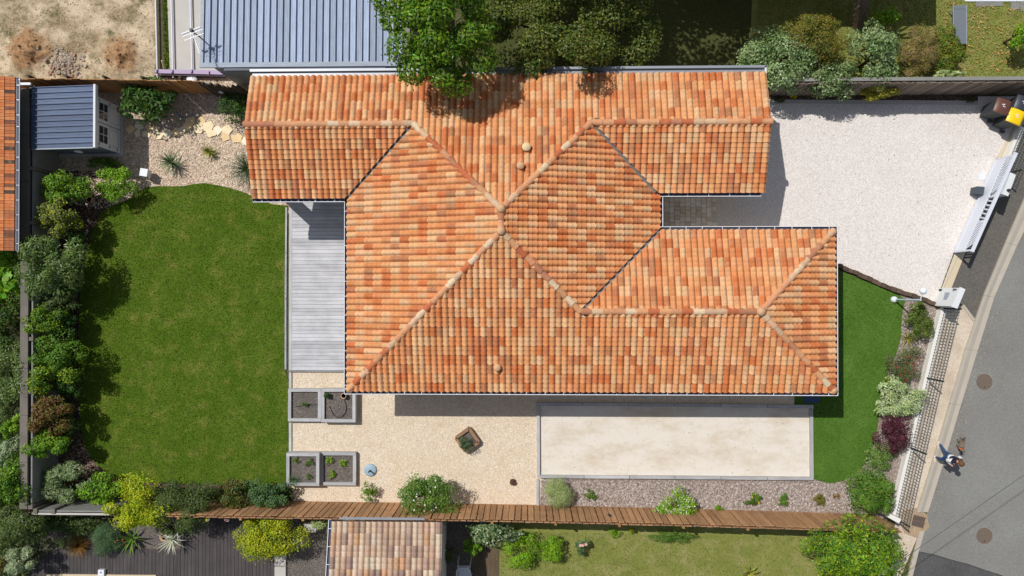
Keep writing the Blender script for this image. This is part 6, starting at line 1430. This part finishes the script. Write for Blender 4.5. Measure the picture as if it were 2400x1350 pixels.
cr = MB(); V, F = blades([((0, 0, 0), i * 2.39996, .2 + .8 * i / 30, 1.5, .18, 1.0) for i in range(30)]); cr.add(V, F); o = cr.build('crown', M['l_mid'], pr_, local=True, pivot=(0, 0, 0)); o.location = Vector((g1.x, g1.y, 4.25)) - pr_.location
for (x, y, h, r_), lab_ in zip(((-.4, 13.8, 7.4, 2.6), (2.6, 13.6, 7.2, 2.7), (5.4, 13.5, 6.4, 2.5), (1.1, 12.9, 6.6, 2.2)), ('widest leafy tree beyond the north edge, behind the broad olive tree', 'tallest middle tree beyond the north edge of the picture', 'easternmost shade tree beyond the north edge, near the north house', 'smallest shade tree beyond the north edge of the picture')):
    rr_ = np.random.default_rng(int(h * 10)); lb = np.array([(r_ * .75 * q * math.cos(a_), r_ * .75 * q * math.sin(a_), h * .8 + rr_.uniform(-1.1, .9)) for q, a_ in zip(rr_.uniform(0, 1, 24) ** .5, rr_.uniform(0, 6.28, 24))]); lr = np.array([[.8, .8, .6]] * 24)
    sc_ = at(1237, 686, 0); plant('shade_tree', 'tree', lab_, 1237, 686, 100, 100, h, 'l_dark', .22, .13, n=4200, lobes=(lb, lr), trunk='trunk', crown='crown', ground=None, group='trees north of the picture').location = (x, y, 0)
# fallen leaves and small litter on the north grass
X = scatter(px_poly([(2200, 5), (2395, 20), (2395, 170), (2210, 170)], .03), 260); P_ = np.c_[X, np.full(len(X), .05)]; V, F = leaves(P_, np.tile([0, 0, 1.], (len(X), 1)) + rng.normal(0, .3, (len(X), 3)), .09, .06)
tag(link('fallen_leaves', fast_mesh('fallen_leaves', V, F), m_chips('fallen_leaf', [S(214, 150, 100, .8), S(196, 170, 90, .8), S(170, 110, 70, .8)])), 'dry fallen leaves scattered on the north grass', None, None, 'stuff')

# undergrowth that fills the beds between the shrubs
def undergrowth(poly_px, n, hmax, m, label, L=.1, W=.05, seed=2):
    X = scatter(px_poly(poly_px, .1), n); r = np.random.default_rng(seed); nz = np.array([noise.noise((a_ * 1.6, b_ * 1.6, seed)) for a_, b_ in X]); k = nz > -.25; X = X[k]; nz = nz[k]
    P = np.c_[X, .03 + hmax * np.clip(nz + .35, .05, 1) * r.uniform(.3, 1, len(X))]; V, F = leaves(P, r.normal(size=(len(X), 3)) * .6 + np.array([0, 0, .8]), L, W, seed=seed)
    tag(link('undergrowth', fast_mesh('undergrowth', V, F), M[m]), label, None, None, 'stuff')
undergrowth([(92, 600), (180, 560), (176, 1040), (150, 1075), (96, 1075)], 5200, .9, 'l_gloss', 'dark low growth filling the hedge bed between the west wall and the lawn')
undergrowth([(300, 1140), (690, 1140), (690, 1172), (300, 1172)], 1800, .6, 'l_gloss', 'dark low growth along the foot of the south fence', seed=3)
undergrowth([(-30, 600), (44, 600), (44, 1190), (-30, 1190)], 5200, 1.3, 'l_gloss', 'dark tangle of growth beyond the broad west wall', .12, .06, 4)
undergrowth([(-30, 1205), (130, 1208), (120, 1290), (50, 1370), (-30, 1370)], 3600, 1.0, 'l_dull', 'dim tangle of growth beside the corner of the dark deck', .13, .04, 5)
undergrowth([(70, 1212), (300, 1212), (290, 1250), (140, 1280), (100, 1270)], 1700, .6, 'l_dull', 'dim low growth under the short concrete corner wall', .12, .04, 6)
# ================================================================== PERSON AND DOG
def skin_body(name, nodes, edges, mats, face_mat, parent, sub=2, root=0):
    """grow one continuous surface round a skeleton of joints: nodes {key: (x,y,z,r)}"""
    keys = list(nodes); ix = {k: i for i, k in enumerate(keys)}; me = bpy.data.meshes.new(name)
    me.from_pydata([nodes[k][:3] for k in keys], [(ix[a], ix[b]) for a, b in edges], []); me.update()
    o = bpy.data.objects.new(name, me); COL.objects.link(o); sk = o.modifiers.new('skin', 'SKIN'); sk.use_smooth_shade = True
    for i, k in enumerate(keys):
        r = nodes[k][3]; r = r if isinstance(r, tuple) else (r, r); me.skin_vertices[0].data[i].radius = r; me.skin_vertices[0].data[i].use_root = (i == root)
    s = o.modifiers.new('sub', 'SUBSURF'); s.levels = sub; s.render_levels = sub
    dg = bpy.context.evaluated_depsgraph_get(); dg.update(); ev = o.evaluated_get(dg); m2 = bpy.data.meshes.new_from_object(ev); m2.name = name
    bpy.data.objects.remove(o); m2.materials.clear()
    for m in mats: m2.materials.append(m)
    seg = [(Vector(nodes[a][:3]), Vector(nodes[b][:3]), face_mat(a, b)) for a, b in edges]
    for p in m2.polygons:
        c = p.center; best = 1e9; mi = 0
        for a, b, k in seg:
            d = b - a; t = max(0, min(1, (c - a).dot(d) / max(1e-9, d.dot(d)))); q = (c - a - d * t).length
            if q < best: best = q; mi = k
        p.material_index = mi; p.use_smooth = True
    ob = bpy.data.objects.new(name, m2); COL.objects.link(ob); ob.parent = parent; return ob
M['jeans'] = m_plain('blue_denim', S(50, 84, 128, .85), .85, .15, 20); M['navy'] = m_plain('navy_cloth', S(28, 30, 52, .85), .85, .12, 12); M['white_cloth'] = m_plain('white_cloth', S(236, 236, 238, .9), .8, .04, 10); M['skin'] = m_plain('skin', S(212, 158, 132, .85), .55, .05, 10); M['hair'] = m_plain('brown_hair', S(112, 80, 48, .75), .6, .3, 26); M['shoe'] = m_plain('pale_shoe', S(232, 212, 200, .88), .6, .05)
foot = at(2194, 1058, .03); fy = Vector((.12, -.99, 0)).normalized(); fx = Vector((-fy.y, fy.x, 0)) * -1   # walking towards the bottom of the picture; fx = person's right
per = thing('person', 'person in navy vest, white sleeves and jeans walking a dog along the kerb', 'person', (foot.x, foot.y, .045)); per.scale = (.92, .92, .92)
B = lambda r, f, z: tuple(fx * r + fy * f + Vector((0, 0, z)))
N = {'pelvis': (*B(0, 0, .92), (.15, .115)), 'waist': (*B(0, .02, 1.08), (.135, .105)), 'chest': (*B(0, .05, 1.27), (.165, .12)), 'neckb': (*B(0, .06, 1.42), (.09, .08)), 'neck': (*B(0, .08, 1.49), .052),
     'head1': (*B(0, .12, 1.56), .075), 'head2': (*B(0, .13, 1.66), .085),
     'hipR': (*B(.09, 0, .88), .10), 'kneeR': (*B(.1, .2, .5), .066), 'ankR': (*B(.1, .2, .1), .042), 'toeR': (*B(.105, .33, .05), .036),
     'hipL': (*B(-.09, -.01, .88), .10), 'kneeL': (*B(-.1, -.06, .5), .066), 'ankL': (*B(-.1, -.34, .17), .042), 'toeL': (*B(-.1, -.24, .05), .036),
     'shR': (*B(.2, .05, 1.38), .082), 'elR': (*B(.27, .03, 1.14), .066), 'wrR': (*B(.1, .27, 1.1), .042),
     'shL': (*B(-.185, .05, 1.37), .07), 'elL': (*B(-.27, -.02, 1.1), .062), 'wrL': (*B(-.2, .2, 1.0), .034)}
E_ = [('pelvis', 'waist'), ('waist', 'chest'), ('chest', 'neckb'), ('neckb', 'neck'), ('neck', 'head1'), ('head1', 'head2'), ('pelvis', 'hipR'), ('hipR', 'kneeR'), ('kneeR', 'ankR'), ('ankR', 'toeR'), ('pelvis', 'hipL'), ('hipL', 'kneeL'), ('kneeL', 'ankL'), ('ankL', 'toeL'), ('neckb', 'shR'), ('shR', 'elR'), ('elR', 'wrR'), ('neckb', 'shL'), ('shL', 'elL'), ('elL', 'wrL')]
def fm(a, b):
    s = a + b
    if 'head' in s or s == 'neckbneck': return 3
    if 'toe' in s: return 4
    if 'hip' in s or 'knee' in s: return 0
    if 'el' in b or 'el' in a or 'wr' in s: return 2
    return 1
skin_body('body', N, E_, [M['jeans'], M['navy'], M['white_cloth'], M['skin'], M['shoe']], fm, per)
hc = Vector(B(0, .125, 1.64)); ang = math.atan2(fy.y, fy.x)
mb = MB()
for i in range(9):
    t = PI * i / 16
    pass
mb.ball(tuple(hc - fy * .02 + Vector((0, 0, .025))), .112, 16, 10, sq=(1, 1, .95)); mb.ball(tuple(hc - fy * .1 + Vector((0, 0, -.02))), .075, 12, 8); mb.tube([hc - fy * .1, hc - fy * .15 + Vector((0, 0, -.1)), hc - fy * .12 + Vector((0, 0, -.24))], [.06, .055, .02], 8)
mb.build('hair', M['hair'], per, local=True, pivot=(0, 0, 0))
mb = MB(); mb.ball(tuple(hc + fy * .105 + Vector((0, 0, -.03))), .018, 8, 5, sq=(1, 1, 1.4)); mb.build('nose', M['skin'], per, local=True, pivot=(0, 0, 0))
for s_ in (-1, 1):
    MB().ball(tuple(hc + fy * .088 + fx * .035 * s_ + Vector((0, 0, .0))), .012, 8, 5).build('eye', M['dark_metal'], per, local=True, pivot=(0, 0, 0)); MB().ball(tuple(hc + fx * .1 * s_ + Vector((0, 0, -.02))), .022, 8, 5, sq=(.5, 1, 1.3)).build('ear', M['skin'], per, local=True, pivot=(0, 0, 0))
for s_, w, d in ((1, 'wrR', Vector(B(-.55, .6, -.12))), (-1, 'wrL', Vector(B(.2, .8, -.5)))):
    p = Vector(N[w][:3]); d = d.normalized(); sd = Vector((0, 0, 1)).cross(d).normalized(); up = d.cross(sd); mb = MB()
    mb.tube([p - d * .03, p + d * .04, p + d * .09], [.03, .042, .036], 8)
    for i, ln in enumerate((.07, .08, .075, .06)):
        b_ = p + d * .085 + sd * (.03 - .02 * i); mb.tube([b_, b_ + d * ln * .5 - up * .008, b_ + d * ln * .75 - up * .03, b_ + d * ln * .6 - up * .055], [.0095, .009, .0085, .007], 6)
    b_ = p + d * .03 + sd * .035 * s_; mb.tube([b_, b_ + sd * .03 * s_ + d * .025, b_ + sd * .03 * s_ + d * .06 - up * .015], [.012, .011, .009], 6); mb.build('hand', M['skin'], per, local=True, pivot=(0, 0, 0))
for s_, a_, t_ in ((1, 'ankR', 'toeR'), (-1, 'ankL', 'toeL')):
    p, q = Vector(N[a_][:3]), Vector(N[t_][:3]); d = (q - p); d.z = 0; d.normalize(); z0 = -.03 if s_ > 0 else -.02; mb = MB()
    mb.tube([Vector((q.x, q.y, .0)) - d * .17 + Vector((0, 0, .02 + (.05 if s_ < 0 else 0))), Vector((q.x, q.y, .015)) - d * .05, Vector((q.x, q.y, .01)) + d * .06, Vector((q.x, q.y, .01)) + d * .11], [.045, .052, .046, .02], 10); mb.build('shoe', M['shoe'], per, local=True, pivot=(0, 0, 0))
# small dog on a lead beside the person, walking the same way
dp = at(2244, 1038, 0); df = Vector((-.16, -.98, 0)).normalized(); ds = Vector((df.y, -df.x, 0)) * -1
dog = thing('dog', 'small shaggy grey dog with an orange harness walking on the road', 'dog', (dp.x, dp.y, .016)); D = lambda r, f, z: tuple(ds * r + df * f + Vector((0, 0, z)))
M['dog_fur'] = m_plain('grey_fur', S(136, 122, 108, .75), .95, .3, 30); M['dog_dark'] = m_plain('dark_fur', S(58, 52, 48, .7), .95, .3, 30); M['orange'] = m_plain('orange_webbing', S(240, 110, 40, .88), .6, .05)
N2 = {'mid': (*D(0, 0, .25), (.085, .08)), 'rump': (*D(0, -.15, .25), (.08, .078)), 'chest': (*D(0, .13, .24), (.085, .095)), 'neck': (*D(0, .2, .31), .058), 'head': (*D(-.01, .265, .36), .062), 'muz': (*D(-.015, .335, .335), .032), 'tail1': (*D(0, -.22, .3), .024), 'tail2': (*D(.03, -.3, .37), .016)}
E2 = [('mid', 'rump'), ('mid', 'chest'), ('chest', 'neck'), ('neck', 'head'), ('head', 'muz'), ('rump', 'tail1'), ('tail1', 'tail2')]
for s_, t in ((1, 'R'), (-1, 'L')):
    k = .04 * s_
    N2.update({'sh' + t: (*D(.055 * s_, .12, .19), .04), 'el' + t: (*D(.06 * s_, .11 + k, .11), .026), 'pw' + t: (*D(.06 * s_, .14 + k, .02), .022), 'hp' + t: (*D(.055 * s_, -.14, .2), .05), 'kn' + t: (*D(.06 * s_, -.11 - k, .13), .033), 'hk' + t: (*D(.06 * s_, -.19 - k, .08), .02), 'hp2' + t: (*D(.06 * s_, -.17 - k, .02), .02)})
    E2 += [('chest', 'sh' + t), ('sh' + t, 'el' + t), ('el' + t, 'pw' + t), ('rump', 'hp' + t), ('hp' + t, 'kn' + t), ('kn' + t, 'hk' + t), ('hk' + t, 'hp2' + t)]
skin_body('body', N2, E2, [M['dog_fur'], M['dog_dark']], lambda a, b: 1 if ('head' in a or 'muz' in b or 'tail' in b or 'neck' in b) else 0, dog)
for s_ in (-1, 1): MB().ball(D(.05 * s_, .25, .395), .032, 8, 5, sq=(.8, .8, 1)).build('ear', M['dog_dark'], dog, local=True, pivot=(0, 0, 0))
mb = MB(); V_ = []; 
for f0, r0 in ((.135, .108), (.185, .085)):
    for i in range(14): a_ = 2 * PI * i / 14; V_.append(Vector(D(math.cos(a_) * r0, f0, .26 + math.sin(a_) * r0)))
mb.add(V_, [(i, (i + 1) % 14, 14 + (i + 1) % 14, 14 + i) for i in range(14)], 0, True); mb.build('harness', M['orange'], dog, local=True, pivot=(0, 0, 0))
r = random.Random(4); mb = MB()
for i in range(500):
    t = r.uniform(-.2, .16); a_ = r.uniform(-.5, PI + .5); p = Vector(D(math.cos(a_) * .082, t, .255 + math.sin(a_) * .08)); q = p + Vector(D(math.cos(a_) * .02, -.035, math.sin(a_) * .012 - .008)); w = df.cross(Vector((0, 0, 1))) * .006; mb.add([p - w, p + w, q], [(0, 1, 2)])
mb.build('coat', M['dog_fur'], dog, local=True, pivot=(0, 0, 0))
hw = Vector((foot.x, foot.y, .045)) + Vector(N['wrL'][:3]) * .92 + fy * .08; hd = Vector((dp.x, dp.y, .016)) + Vector(D(0, .14, .36))
mid = (hw + hd) / 2 - Vector((0, 0, .12)); MB().tube([tuple(q) for q in spline([tuple(hw), tuple(mid), tuple(hd)], 16)], .006, 5).build('dog_lead', M['black_rubber'], None, 'thin dark lead running from the person to the small dog', 'lead')
